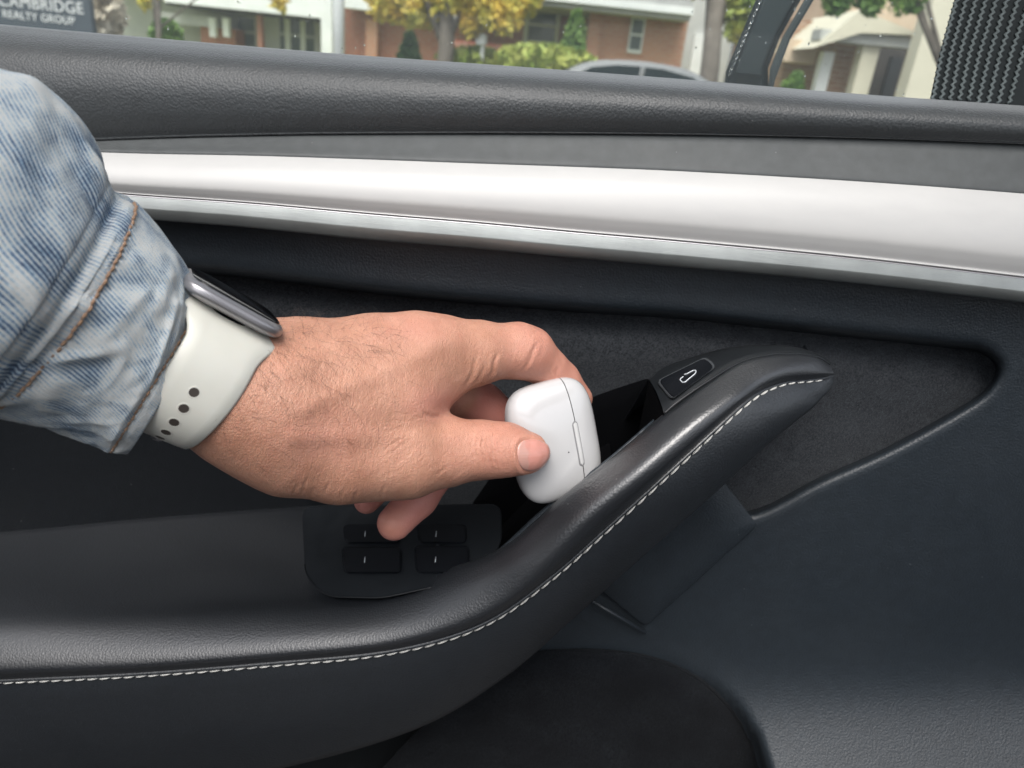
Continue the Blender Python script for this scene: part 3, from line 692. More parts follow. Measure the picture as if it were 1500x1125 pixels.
offn = -.0001 + np.where(er < .93, .00015, .00015 - (er - .93) / .07 * .0009) + .0010 * sstep(pu.ravel(), .55, 1.0)
def nailmat():
    b = NB('nail').set(rough=.30, coat=.2, sss=.1); b.p.inputs['Subsurface Scale'].default_value = .002
    lun = b.attr('lunula').outputs['Fac']; fe = b.attr('free_edge').outputs['Fac']; n = b.noise(b.co(), 350, 3)
    c = b.mix(b.rng(n, .3, .7), (.45, .205, .165), (.49, .23, .19)); c = b.mix(lun, c, (.47, .29, .245)); c = b.mix(fe, c, (.50, .34, .26)); b.link(c, 'Base Color'); b.bump(b.wave(b.co('Object', (.05, 1, 1)), 260, 2, 2, 'Z'), .00003); return b.m
nail = mesh('fingernail', NP + NN * offn[:, None], gridF(34, 34, flip=True), nailmat(), person)
lun_ = sstep(-(pu - .10 * np.cos(pv * 2.2) + .42 + .05 * np.sin(pv * 9)), -.05, .05)  .ravel() * .6
attr_f(nail, 'lunula', lun_); attr_f(nail, 'free_edge', sstep(er, .90, .97) * sstep(pu.ravel(), .2, .6))
# arm hair
hairV, hairF = [], []
def strand(P, N_, dirw, L_, lift, r):
    n = 6; C = [P + N_ * -.0003]; d = dirw - N_ * (dirw @ N_); d /= np.linalg.norm(d) + 1e-9
    side_ = np.cross(N_, d); bend = random.uniform(-.6, .6)
    for i in range(1, n):
        t = i / (n - 1); C.append(P + d * L_ * t + side_ * L_ * bend * t * t * .6 + N_ * lift * (1 - (1 - t) ** 2))
    V, F = tubeVF(np.array(C), r * np.linspace(1, .35, n), 3, False); k = sum(len(v) for v in hairV); hairV.append(V); hairF.extend([tuple(i + k for i in f) for f in F])
hp = []
while len(hp) < 330:
    x, y = random.gauss(430, 75), random.gauss(545, 58)
    if x > 600 or y > 690 or x < 300: continue
    if random.random() < .35: y = 480 + random.uniform(0, 40); x = random.uniform(395, 585)
    hp.append((x, y))
hp = np.array(hp); Hq, ok = march(hp[:, 0], hp[:, 1]); Hn = hand_grad(Hq)
for (x, y), P, N_, k in zip(hp, Hq, Hn, ok):
    if not k: continue
    dr = RX * random.uniform(.0, .9) + UX * random.uniform(-1.0, .1); topz = y < 500
    strand(P, N_, dr if not topz else RX * random.uniform(-.3, .8) + UX * random.uniform(-.3, .6), random.uniform(.004, .0115), random.uniform(.0004, .0016) * (2.2 if topz else 1), random.uniform(.000030, .000052))
ex = np.concatenate([rng.uniform(412, 470, 30), rng.uniform(470, 570, 12)]); EX, EY = np.meshgrid(ex, np.linspace(452, 508, 57), indexing='ij')
Pq, okq = march(EX.ravel(), EY.ravel(), it=34); Pq = Pq.reshape(42, 57, 3); okq = okq.reshape(42, 57)
for k in range(42):   # hairs standing off the wrist's upper edge
    if not okq[k].any(): continue
    i = min(int(np.argmax(okq[k])) + random.randint(0, 4), 56); P = Pq[k, i]; N_ = hand_grad(P[None])[0]
    strand(P, N_, RX * random.uniform(-.8, 1.0) + UX * .6, random.uniform(.003, .006), random.uniform(.002, .0042), random.uniform(.00003, .00005))
tag(mesh('arm_hair', np.vstack(hairV), hairF, simple('dark_hair', (.018, .011, .008), .4), person), kind='stuff')

# =================================================================== DENIM SLEEVE
STN = [  # top px, bottom px, depth, depth ratio  (from the cuff opening up the arm)
    ((303, 467), (186, 659), .276, 1.05), ((290, 425), (150, 648), .2725, 1.05), ((272, 388), (98, 622), .267, 1.02), ((238, 340), (38, 606), .260, 1.0), ((206, 303), (-22, 590), .254, .98),
    ((190, 291), (-42, 586), .2515, .97), ((176, 287), (-58, 592), .250, .97), ((158, 262), (-85, 600), .247, 1.0), ((146, 220), (-120, 590), .243, 1.0), ((112, 168), (-165, 560), .238, .98), ((60, 122), (-215, 525), .233, .95), ((0, 101), (-270, 500), .228, .93), ((-90, 70), (-360, 460), .221, .9), ((-200, 20), (-470, 400), .213, .9)]
tops = np.array([atD(np.array([a[0] * 1.]), np.array([a[1] * 1.]), np.array([d]))[0] for a, b, d, q in STN]); bots = np.array([atD(np.array([b[0] * 1.]), np.array([b[1] * 1.]), np.array([d]))[0] for a, b, d, q in STN])
SN = 14; ctr = cr((tops + bots) / 2, SN, seg=True); hv_ = cr((tops - bots) / 2, SN, seg=True); qr = cr(np.array([q for *_, q in STN]), SN, seg=True)[:, 0]
NSs = len(ctr); NPH = 260
slen = np.concatenate([[0], np.cumsum(np.linalg.norm(np.diff(ctr, axis=0), axis=1))])
SEAM = 5 * SN
ph = np.linspace(0, 2 * math.pi, NPH, endpoint=False)     # 0 = top edge, pi/2 = towards camera
axis_d = np.gradient(ctr, axis=0); axis_d /= np.linalg.norm(axis_d, axis=1)[:, None]
rad = np.linalg.norm(hv_, axis=1)
SV = np.zeros((NSs, NPH, 3)); SNm = np.zeros_like(SV)
for i in range(NSs):
    Vv = hv_[i]; Wv = np.cross(axis_d[i], Vv); Wv /= np.linalg.norm(Wv)
    if Wv @ (CAM - ctr[i]) < 0: Wv = -Wv
    Vn = Vv / rad[i]
    SV[i] = ctr[i] + np.cos(ph)[:, None] * Vv + np.sin(ph)[:, None] * Wv * rad[i] * qr[i]
    SNm[i] = np.cos(ph)[:, None] * Vn + np.sin(ph)[:, None] * Wv
uarc = ph[None, :] * rad.mean() ; sarc = slen[:, None] + 0 * uarc; uarc = uarc + 0 * sarc
sd = np.zeros((NSs, NPH))
# folds: ridges in the cloth running across and along the sleeve
rs = random.Random(11)
def fold(s0_, u0_, ang, length, width, amp):
    ds = sarc - s0_; du = uarc - u0_; c, s_ = math.cos(ang), math.sin(ang); a = ds * c + du * s_; b = -ds * s_ + du * c + .12 * np.sin(a / (length * .35)) * length * .3
    return amp * np.exp(-(b / width) ** 2) * np.exp(-(a / length) ** 2)
sS = slen[SEAM]
for k in range(34):      # cuff crumples
    sd += fold(rs.uniform(.004, sS * .95), rs.uniform(0, .125), rs.uniform(.7, 2.1), rs.uniform(.008, .02), rs.uniform(.0018, .004), rs.uniform(-.0013, .0019))
for k in range(30):      # gathers above the cuff seam
    sd += fold(sS + rs.uniform(.002, .014), rs.uniform(0, .14), rs.uniform(-.5, .5), rs.uniform(.008, .018), rs.uniform(.002, .0042), rs.uniform(-.0024, .0030))
for k in range(22):
    sd += fold(sS + rs.uniform(.012, .07), rs.uniform(0, .15), rs.uniform(.3, 2.4), rs.uniform(.012, .03), rs.uniform(.003, .007), rs.uniform(-.003, .0042))
sd += .0005 * np.array([[noise.fractal(Vector((sarc[i, j] * 160, uarc[i, j] * 160, 2.0)), 1, 2, 3) for j in range(NPH)] for i in range(NSs)])
# seam ridge, hem roll
S_ = sarc - sS
sd += .0011 * np.exp(-((S_ - .0022) / .0016) ** 2) - .0016 * np.exp(-((S_ - .0050) / .0012) ** 2) - .0009 * np.exp(-((S_ + .0012) / .0007) ** 2)
sd += .0007 * np.exp(-((sarc - .0018) / .0014) ** 2) - .0006 * np.exp(-((sarc - .0050) / .0006) ** 2)
sd *= np.clip(sarc / .004 + .35, 0, 1)
edge_fade = np.clip(np.abs(np.sin(ph)) * 1.4 + .25, 0, 1)[None, :]
SP_ = SV + SNm * (sd * edge_fade)[..., None]
inn = [SV[0] - SNm[0] * .0006 - axis_d[0] * .0006, SV[0] - SNm[0] * .0016 - axis_d[0] * .0001, SV[0] - SNm[0] * .0020 + axis_d[0] * .004, SV[0] - SNm[0] * .003 + axis_d[0] * .02]
allrows = np.concatenate([np.stack(inn[::-1]), SP_]); nr = len(allrows)
def denim():
    b = NB('acid_wash_denim').set(rough=.85, sheen=.25, spec=.2)
    t = b.N.new('ShaderNodeUVMap'); t.uv_map = 'cloth'
    def uv(scale=(1, 1, 1), rot=(0, 0, 0)):
        mp = b.N.new('ShaderNodeMapping'); mp.inputs['Scale'].default_value = scale; mp.inputs['Rotation'].default_value = rot; b.t.links.new(t.outputs[0], mp.inputs[0]); return mp.outputs[0]
    ang = R_(20)
    tw = b.wave(uv((1, 1, 1), (0, 0, ang)), 225, 3.0, 150, 'Y', 'SIN', 2)
    fine = b.wave(uv((1, 1, 1), (0, 0, ang + R_(78))), 420, 2.0, 200, 'Y', 'SIN', 1)
    fuzz = b.noise(uv((1, 3, 1), (0, 0, ang)), 900, 3, .7); wash = b.noise(uv((1.0, 1.15, 1), (0, 0, R_(30))), 75, 6, .66, .5); wash2 = b.noise(uv(), 18, 3, .5)
    rel = b.attr('relief').outputs['Fac']
    cen = lambda x, k: b.math('MULTIPLY', b.math('SUBTRACT', x, .5), k)
    l = b.math('ADD', cen(tw, .78), cen(fuzz, 1.35)); l = b.math('ADD', l, cen(wash, 2.7)); l = b.math('ADD', l, cen(wash2, 1.0)); l = b.math('ADD', l, b.math('MULTIPLY', rel, .30)); l = b.math('ADD', l, cen(fine, .16)); l = b.math('ADD', l, .90)
    c = b.ramp(l, [(.02, (.022, .070, .18)), (.30, (.065, .18, .38)), (.52, (.31, .51, .70)), (.70, (.63, .77, .86)), (.95, (.84, .88, .88))]); b.link(c, 'Base Color')
    h = b.math('ADD', tw, b.math('MULTIPLY', fine, .35)); h = b.math('ADD', h, b.math('MULTIPLY', fuzz, .5)); b.bump(h, .0006); return b.m
MAT['denim'] = denim()
sleeve = mesh('jacket_sleeve', allrows.reshape(-1, 3), gridF(nr, NPH, True), MAT['denim'], person)
uvl = sleeve.data.uv_layers.new(name='cloth'); UV = np.zeros((nr, NPH, 2)); UV[4:, :, 0] = sarc; UV[:4, :, 0] = -np.linspace(.02, .0, 4)[:, None]; UV[..., 1] = uarc[0]
li = np.zeros(len(sleeve.data.loops), int); sleeve.data.loops.foreach_get('vertex_index', li); uvl.data.foreach_set('uv', UV.reshape(-1, 2)[li].astype(np.float32).ravel())
rel = np.zeros((nr, NPH)); rel[4:] = np.clip(sd / .0022, -1, 1); rel[4:][(sarc < .0045)] += .5; attr_f(sleeve, 'relief', rel.ravel())
so_ = bpy.data.meshes.new('sleeve_stitch'); so_ = stitch_mesh(1.0, .10); so_.materials.append(MAT['orange_thread'])
def stitch_row(row, p0, p1, SPc, lift, wd):
    pp = np.linspace(p0, p1, 300); C = np.stack([np.interp(pp, ph, SP_[row][:, j]) for j in range(3)], 1); Nn = np.stack([np.interp(pp, ph, SNm[row][:, j]) for j in range(3)], 1)
    Lc = np.concatenate([[0], np.cumsum(np.linalg.norm(np.diff(C, axis=0), axis=1))])
    for k in range(int(Lc[-1] / SPc)):
        s0, s1 = k * SPc, k * SPc + SPc * 1.02
        g = lambda A_, s: np.array([np.interp(s, Lc, A_[:, j]) for j in range(3)])
        a, b = g(C, s0), g(C, s1); qx, qy = topx(np.stack([a, b]))
        if qx.max() < -10: continue
        X = Vector(b - a); ln = X.length; X.normalize(); Z = Vector(g(Nn, (s0 + s1) / 2)); Z = (Z - X * Z.dot(X)).normalized(); Y = Z.cross(X)
        Mw = Matrix((X, Y, Z)).transposed().to_4x4(); Mw.translation = Vector((a + b) / 2) + Z * lift + Vector(axis_d[row]) * (.00012 if k % 2 else -.00012)
        inst('stitch', so_, Mw @ Matrix.Diagonal((ln, wd, wd, 1)), sleeve)
row_h = int(np.argmin(np.abs(slen - .0052))); row_s = int(np.argmin(np.abs(slen - (sS - .0010))))
stitch_row(row_h, .12, math.pi - .05, .0026, .0005, .0050); stitch_row(row_s, .05, math.pi * .97, .0026, .0008, .0055)

# =================================================================== SMARTWATCH
aw = wristO - (tops[5] + bots[5]) / 2; aw /= np.linalg.norm(aw)
vw = RX * .51 + UX * .86; vw -= aw * (vw @ aw); vw /= np.linalg.norm(vw); ww = np.cross(aw, vw)
if ww @ (CAM - wristO) < 0: ww = -ww
mmv = lambda a, v, w_: wristO + (aw * a + vw * v + ww * w_) * .001
watch = empty('smartwatch', tuple(wristO), 'smartwatch with off-white rubber strap and grey metal case on the wrist', 'watch')
RVs, RWs = 26.2, 28.5
def ring(th, off):   # th: 0 = watch side, pi/2 = towards camera
    n = 2.4; c, s_ = math.cos(th), math.sin(th); k = (abs(c) ** n + abs(s_) ** n) ** (-1 / n); return (RVs + off) * c * k, (RWs + off) * s_ * k
def strapmat():
    b = NB('off_white_rubber').set(base=(.60, .60, .54), rough=.42, sss=.05); n = b.noise(b.co(), 40, 4); n2 = b.noise(b.co(), 300, 3)
    b.link(b.mix(b.rng(n, .35, .7), (.48, .470, .425), (.52, .51, .465)), 'Base Color'); b.link(b.rng(n2, .3, .7, .36, .48), 'Roughness'); return b.m
MAT['strap'] = strapmat()
ths = np.linspace(.30, 2 * math.pi - .30, 110); rows = []
prof = []
for th in ths:
    tcam = min(th, 2 * math.pi - th)
    wide = 1 - sstep(tcam, .42, 1.05)                  # flares to the case
    lowr = sstep(tcam, 1.3, 2.7); hw = 13.2 + 6.8 * wide - 1.5 * lowr; ac = -14.0 - 1.0 * wide - 2.0 * lowr
    r = []
    for a, o in ((-1, .0), (-1, 1.2), (-.93, 1.9), (-.6, 2.15), (0, 2.25), (.6, 2.15), (.93, 1.9), (1, 1.2), (1, .0), (.6, -.3), (0, -.3), (-.6, -.3)):
        v, w_ = ring(th, o); r.append(mmv(ac + a * hw, v, w_))
    rows.append(np.array(r))
strap = loft('strap', rows, MAT['strap'], watch, closed=True)
bm = bmesh.new(); bm.from_mesh(strap.data); bmesh.ops.recalc_face_normals(bm, faces=bm.faces[:]); bm.to_mesh(strap.data); bm.free()
holem = simple('hole_dark', (.035, .028, .024), .6); 
for k, th in enumerate((1.62, 1.86, 2.09, 2.31, 2.52)):   # punched holes: a sunken cup with a soft lip
    v, w_ = ring(th, 2.25); v2, w2 = ring(th + .02, 2.25); c = mmv(-15.6, v, w_); tg = mmv(-15.6, v2, w2) - c; tg /= np.linalg.norm(tg); nn = np.cross(aw, tg); nn = nn if nn @ (c - wristO) > 0 else -nn
    rws = [];
    for r_, o_ in ((2.35, -.05), (2.1, .10), (1.85, .04), (1.7, -.02)):
        rws.append(np.array([c + (aw * math.cos(t) + tg * math.sin(t)) * r_ * .001 + nn * o_ * .001 for t in np.linspace(0, 2 * math.pi, 24, endpoint=False)]))
    h = loft('hole_lip', rws, MAT['strap'], strap, closed=True)
    bm = bmesh.new(); bm.from_mesh(h.data); bmesh.ops.recalc_face_normals(bm, faces=bm.faces[:]); bm.to_mesh(h.data); bm.free()
    V = [c + (aw * math.cos(t) + tg * math.sin(t)) * .00175 + nn * .00003 for t in np.linspace(0, 2 * math.pi, 24, endpoint=False)]; mesh('strap_hole', V, [tuple(range(24))], holem, strap)
v, w_ = ring(2.74, 2.3); c = mmv(-15.6, v, w_); nn = c - mmv(-15.6, 0, 0); nn /= np.linalg.norm(nn)
for r_, o_, mm in ((2.1, .3, 'watch_alu'), (1.35, .7, 'watch_alu')):
    tube('strap_pin', [c - nn * .001, c + nn * o_ * .001], r_ * .001, MAT[mm], strap, 20)
# watch case: rounded slab, sitting on the back of the wrist
def superbox(a, b, c_, p, q, n=36):
    vs, fs = [], []
    for ax in range(3):
        for sg in (-1, 1):
            k0 = len(vs); t = np.tan(np.linspace(-math.pi / 4, math.pi / 4, n))
            for i in t:
                for j in t:
                    d = [0, 0, 0]; d[ax] = sg; d[(ax + 1) % 3] = i; d[(ax + 2) % 3] = j; vs.append(d)
            for i in range(n - 1):
                for j in range(n - 1):
                    f = (k0 + i * n + j, k0 + (i + 1) * n + j, k0 + (i + 1) * n + j + 1, k0 + i * n + j + 1); fs.append(f if sg > 0 else f[::-1])
    D = np.array(vs, float); k = ((np.abs(D[:, 0]) ** p + np.abs(D[:, 1]) ** p) ** (q / p) + np.abs(D[:, 2]) ** q) ** (-1 / q)
    D = D * k[:, None] * np.array([a, b, c_])
    bm = bmesh.new(); bv = [bm.verts.new(v) for v in D]
    for f in fs: bm.faces.new([bv[i] for i in f])
    bmesh.ops.remove_doubles(bm, verts=bm.verts[:], dist=1e-7); bmesh.ops.recalc_face_normals(bm, faces=bm.faces[:]); return bm
def place(bm, name, fr, mat, parent, smooth=True):
    bm.verts.ensure_lookup_table(); bm.faces.ensure_lookup_table(); bm.verts.index_update()
    o, X, Y, Z = fr; V = np.array([o + X * v.co.x + Y * v.co.y + Z * v.co.z for v in bm.verts]); F = [[v.index for v in f.verts] for f in bm.faces]; bm.free()
    if np.dot(np.cross(X, Y), Z) < 0: F = [f[::-1] for f in F]
    return mesh(name, V, F, mat, parent, smooth)
wc = mmv(-16.5, RVs + 3.7, .5)
place(superbox(.0200, .0222, .0041, 5.0, 3.0), 'watch_case', (wc, aw, ww, vw), MAT['watch_alu'], watch)
place(superbox(.0176, .0196, .0013, 5.0, 2.6), 'watch_glass', (wc + vw * .0029, aw, ww, vw), simple('watch_glass_black', (.004, .004, .005), .06), watch)
place(superbox(.0150, .0165, .0030, 2.6, 3.0), 'watch_back', (wc - vw * .0055, aw, ww, vw), MAT['gloss_black'], watch)

# =================================================================== EARBUD CASE
cc = lambda x, y, z: RX * x + UX * y - f_ * z
wv = cc(.195, -.956, -.21); wv /= np.linalg.norm(wv); hv2 = cc(.93, .30, -.30); hv2 -= wv * (hv2 @ wv); hv2 /= np.linalg.norm(hv2); nv2 = np.cross(wv, hv2)
if nv2 @ (CAM - atD(np.array([812.]), np.array([642.]), np.array([.352]))[0]) < 0: nv2 = -nv2
CO = atD(np.array([811.]), np.array([645.]), np.array([.3535]))[0]
ecase = empty('earbud_case', tuple(CO), 'glossy white earbud charging case held between thumb and fingers', 'earbud case')
fr = (CO, wv, hv2, nv2)
def whiteplastic():
    b = NB('glossy_white_plastic').set(base=(.47, .47, .47), rough=.14, coat=.9, coatr=.06, sss=.0); b.p.inputs['Subsurface Scale'].default_value = .004
    n = b.noise(b.co(), 120, 4, .7); sc = b.rng(b.noise(b.co('Object', (1, 1, 2)), 420, 4, .75), .63, .68)
    b.link(b.rng(n, .3, .7, .13, .22), 'Roughness'); b.bump(b.math('MULTIPLY', sc, .35), .00005)
    b.link(b.mix(b.math('MULTIPLY', sc, .10), (.47, .47, .475), (.37, .37, .37)), 'Base Color'); return b.m
MAT['case'] = whiteplastic(); MAT['case2'] = simple('white_hinge', (.50, .50, .50), .3); SEAMH = .0088
def cut(keep_above, h):
    bm = superbox(.0303, .0228, .0109, 3.8, 2.6, 56)
    bmesh.ops.bisect_plane(bm, geom=bm.verts[:] + bm.edges[:] + bm.faces[:], plane_co=(0, h, 0), plane_no=(0, 1, 0), clear_inner=keep_above, clear_outer=not keep_above)
    ed = [e for e in bm.edges if e.is_boundary]; bmesh.ops.holes_fill(bm, edges=ed); return bm
place(cut(False, SEAMH - .00026), 'case_body', fr, MAT['case'], ecase); lid = place(cut(True, SEAMH + .00026), 'case_lid', fr, MAT['case'], ecase)
for o_ in ('case_body', 'case_lid'):
    me = bpy.data.objects[o_].data; bm = bmesh.new(); bm.from_mesh(me)
    for f in bm.faces:
        if len(f.verts) > 10: f.smooth = False
    for e in bm.edges:
        if any(len(f.verts) > 10 for f in e.link_faces): e.smooth = False
    bm.to_mesh(me); bm.free()
core = superbox(.0300, .0225, .0106, 3.8, 2.6, 30); bmesh.ops.bisect_plane(core, geom=core.verts[:] + core.edges[:] + core.faces[:], plane_co=(0, SEAMH + .0006, 0), plane_no=(0, 1, 0), clear_outer=True); bmesh.ops.bisect_plane(core, geom=core.verts[:] + core.edges[:] + core.faces[:], plane_co=(0, SEAMH - .0006, 0), plane_no=(0, 1, 0), clear_inner=True)
place(core, 'case_seam', fr, simple('seam_grey', (.07, .07, .07), .6), ecase)
def zsurf(x, y, a=.0303, b=.0228, c_=.0109, p=3.8, q=2.6): return c_ * max(1e-6, 1 - ((abs(x / a) ** p + abs(y / b) ** p) ** (q / p))) ** (1 / q)
def barVF(cx, cy, L_, wd, lift, sink):
    V, F = [], []; n = 28
    for s in np.linspace(-1, 1, n):
        for k in range(9):
            t = -1 + 2 * k / 8; e = math.sqrt(max(0, 1 - max(0, (abs(s) * L_ - (L_ - wd)) / wd) ** 2)); x = cx + s * L_; y = cy + t * wd * e
            z = zsurf(x, y) + lift * (1 - t ** 4) - sink * t ** 4; V.append(CO + wv * x + hv2 * y + nv2 * z)
    return V, gridF(n, 9)
V, F = barVF(.0020, SEAMH - .0004, .0119, .00225, .00012, .0003); mesh('hinge_groove', V, F, simple('hinge_shadow_grey', (.20, .20, .205), .5), ecase)
V, F = barVF(.0020, SEAMH - .0002, .0111, .00125, .00036, .0001); mesh('hinge', V, F, MAT['case2'], ecase)
sx, sy = .0045, .0024; pc = CO + wv * sx + hv2 * sy + nv2 * zsurf(sx, sy); tube('pairing_hole', [pc - nv2 * .0005, pc + nv2 * .00004], .00038, simple('hole_black', (.03, .03, .03), .6), ecase, 12)

# =================================================================== CAR CABIN (unseen, added to shade the door: floor, roof rails, dashboard, seats, far side)
cabm = simple('cabin_dark_trim', (.035, .035, .037), .7)
cv, cf = [], []
for lo_, hi_ in (((-1.4, -1.46, .20), (1.3, .03, .24)), ((-1.4, -1.50, .20), (1.3, -1.46, 1.22)), ((.58, -1.46, .24), (1.3, .02, .98)), ((-1.45, -1.46, .24), (-1.25, .02, 1.05)),  # far wall raised over its window, dashboard raised too, to cut fill light
                 ((-1.4, -.11, 1.42), (.60, -.02, 1.47)), ((-1.4, -1.46, 1.42), (.60, -1.30, 1.47)), ((.30, -1.30, 1.43), (.50, -.16, 1.47)), ((-1.4, -1.30, 1.43), (-1.2, -.11, 1.47)),
                 ((-.62, -.80, .24), (-.02, -.26, .52)), ((-.86, -.80, .50), (-.66, -.26, 1.22)), ((-.62, -1.40, .24), (-.02, -.92, .52)), ((-.86, -1.40, .50), (-.66, -.92, 1.22))):
    V, F = boxVF((np.array(lo_) + np.array(hi_)) / 2, np.array(hi_) - np.array(lo_)); k = sum(len(x) for x in cv); cv.append(V); cf += [tuple(i + k for i in f) for f in F]
tag(mesh('car_cabin', np.vstack(cv), cf, cabm, None, False), kind='structure')

# =================================================================== OUTSIDE THE WINDOW
def gmat(name, c1, c2, sc, rough=.9):
    b = NB(name).set(rough=rough); n = b.noise(b.co(), sc, 5, .65); b.link(b.mix(b.rng(n, .3, .7), c1, c2), 'Base Color'); b.bump(n, .01); return b.m
box('street', (-60, -40, -.05), (60, 11.8, 0), gmat('asphalt', (.045, .046, .048), (.075, .076, .078), 6)); bpy.data.objects['street']['kind'] = 'structure'
box('kerb', (-60, 11.8, -.05), (60, 11.98, .12), gmat('kerb_concrete', (.32, .31, .30), (.42, .41, .39), 4)); bpy.data.objects['kerb']['kind'] = 'structure'
gv, gf = [], []
gX, gY = np.meshgrid(np.linspace(-60, 60, 60), np.concatenate([np.linspace(11.98, 30, 40), np.linspace(35, 150, 12)])); gZ = .11 + .35 * sstep(gY, 12, 15) + .05 * np.sin(gX * 1.3) * np.sin(gY * 1.7) * sstep(gY, 12, 13)
tag(mesh('lawn', np.stack([gX, gY, gZ], -1).reshape(-1, 3), gridF(52, 60, flip=False), gmat('lawn_grass', (.16, .21, .035), (.30, .33, .07), 1.5), None), kind='structure')
def brickmat(name, c1, c2, mortar, wob=0):
    b = NB(name).set(rough=.85); mp = b.N.new('ShaderNodeTexBrick'); co = b.co('Object', (1, 1, 1), (R_(90), 0, 0)); b.t.links.new(co, mp.inputs['Vector'])
    for k, v in (('Color1', c1), ('Color2', c2), ('Mortar', mortar)): mp.inputs[k].default_value = (*v, 1)
    mp.inputs['Scale'].default_value = 1.0; mp.inputs['Brick Width'].default_value = .21; mp.inputs['Row Height'].default_value = .075; mp.inputs['Mortar Size'].default_value = .008
    n = b.noise(b.co(), 1.2, 4); b.link(b.mix(b.math('MULTIPLY', b.rng(n, .3, .7), .3), mp.outputs[0], c2), 'Base Color'); return b.m
BR = brickmat('red_brick', (.40, .155, .095), (.34, .12, .075), (.36, .30, .25)); BR2 = brickmat('orange_brick', (.46, .22, .125), (.40, .175, .10), (.42, .34, .27)); BR3 = brickmat('tan_brick', (.36, .23, .15), (.28, .16, .10), (.42, .36, .30))
WH = gmat('white_paint_wood', (.68, .70, .68), (.78, .79, .77), 3, .6); GR = gmat('grey_siding', (.40, .41, .39), (.50, .50, .47), 2, .7); CRM = gmat('cream_paint', (.62, .58, .45), (.70, .66, .52), 2, .7); RF = gmat('grey_shingle', (.30, .30, .29), (.42, .42, .40), 3)
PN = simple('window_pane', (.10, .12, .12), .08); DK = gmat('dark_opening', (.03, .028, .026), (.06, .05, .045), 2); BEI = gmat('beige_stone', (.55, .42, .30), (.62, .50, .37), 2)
def rect(name, x0, x1, y0, y1, Y, T, mat, parent, bev=0):
    pm, xm = (y0 + y1) / 2, (x0 + x1) / 2
    X0, X1 = [float(atY(np.array([float(x)]), np.array([pm]), np.array([float(Y)]))[0][0]) for x in (x0, x1)]; Z1, Z0 = [float(atY(np.array([xm]), np.array([float(y)]), np.array([float(Y)]))[0][2]) for y in (y0, y1)]
    return box(name, (X0, Y, Z0), (X1, Y + T, Z1), mat, parent, bev)
def wd(x0, x1, y0, y1, Y, parent, fm=None, bars=(1, 0)):
    f = rect('window', x0, x1, y0, y1, Y - .06, .06, fm or WH, parent); fx_, fy_ = (x1 - x0) * .12, (y1 - y0) * .09
    rect('pane', x0 + fx_, x1 - fx_, y0 + fy_, y1 - fy_, Y - .075, .014, PN, f); rect('glazing_bar', x0 + fx_, x1 - fx_, (y0 + y1) / 2 - 1.5, (y0 + y1) / 2 + 1.5, Y - .09, .014, fm or WH, f); return f
def base(px, Y): p = atY(np.array([float(px)]), np.array([90.]), np.array([float(Y)]))[0]; return (float(p[0]), float(Y), .3)
# --- bungalow with white porch, left
hA = empty('bungalow', base(330, 16), 'pale bungalow with white eave and porch posts left of the brick houses', 'house')
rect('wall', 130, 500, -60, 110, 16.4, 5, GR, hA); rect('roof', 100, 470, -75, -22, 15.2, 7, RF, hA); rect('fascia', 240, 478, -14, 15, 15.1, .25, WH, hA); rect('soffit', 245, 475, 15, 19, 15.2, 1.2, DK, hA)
rect('porch_beam', 226, 318, 21, 36, 15.6, .3, GR, hA); rect('brick_base', 296, 346, 40, 110, 15.8, .5, BR, hA)
for a in (306, 326): rect('post', a, a + 9, 26, 54, 15.55, .12, WH, hA)
wd(346, 376, 22, 72, 16.4, hA, GR); wd(402, 468, 24, 80, 16.4, hA, GR); rect('shutter', 417, 425, 26, 78, 16.3, .06, WH, hA); rect('shutter', 440, 447, 26, 78, 16.3, .06, WH, hA)
rect('post', 377, 384, 18, 100, 15.5, .15, BR, hA); rect('porch_post', 470, 486, -40, 110, 15.0, .2, WH, hA)
# --- brick ranch house, middle
hB = empty('brick_house', base(800, 15), 'red brick house with white window and low white roof edge', 'house')
rect('wall', 500, 690, 20, 130, 15.6, 5, BR, hB); rect('pier', 535, 552, 28, 130, 15.3, .3, BR2, hB); rect('fascia', 500, 700, -12, 21, 15.0, .4, WH, hB); rect('gable', 505, 700, -70, -12, 15.2, 5, WH, hB)
rect('wall', 690, 862, -20, 130, 16.2, 5, BR, hB); wd(768, 820, 8, 66, 16.2, hB); rect('low_wall', 664, 775, 64, 78, 14.6, .3, BR, hB)
rect('wall', 860, 1001, 8, 140, 14.6, 5, BR2, hB); rect('pier', 858, 876, 12, 140, 14.5, .3, BR2, hB); wd(922, 943, 24, 78, 14.6, hB)
o = rect('eave', 690, 1016, -16, 14, 14.0, 6, RF, hB); rect('fascia', 760, 1018, -2, 9, 13.9, .1, WH, hB)
# --- grey garage
hG = empty('garage', base(1040, 17), 'weathered grey garage beside the brick house', 'garage'); rect('wall', 1000, 1075, -60, 150, 17, 4, GR, hG); rect('door', 1010, 1030, 50, 150, 16.9, .1, WH, hG)
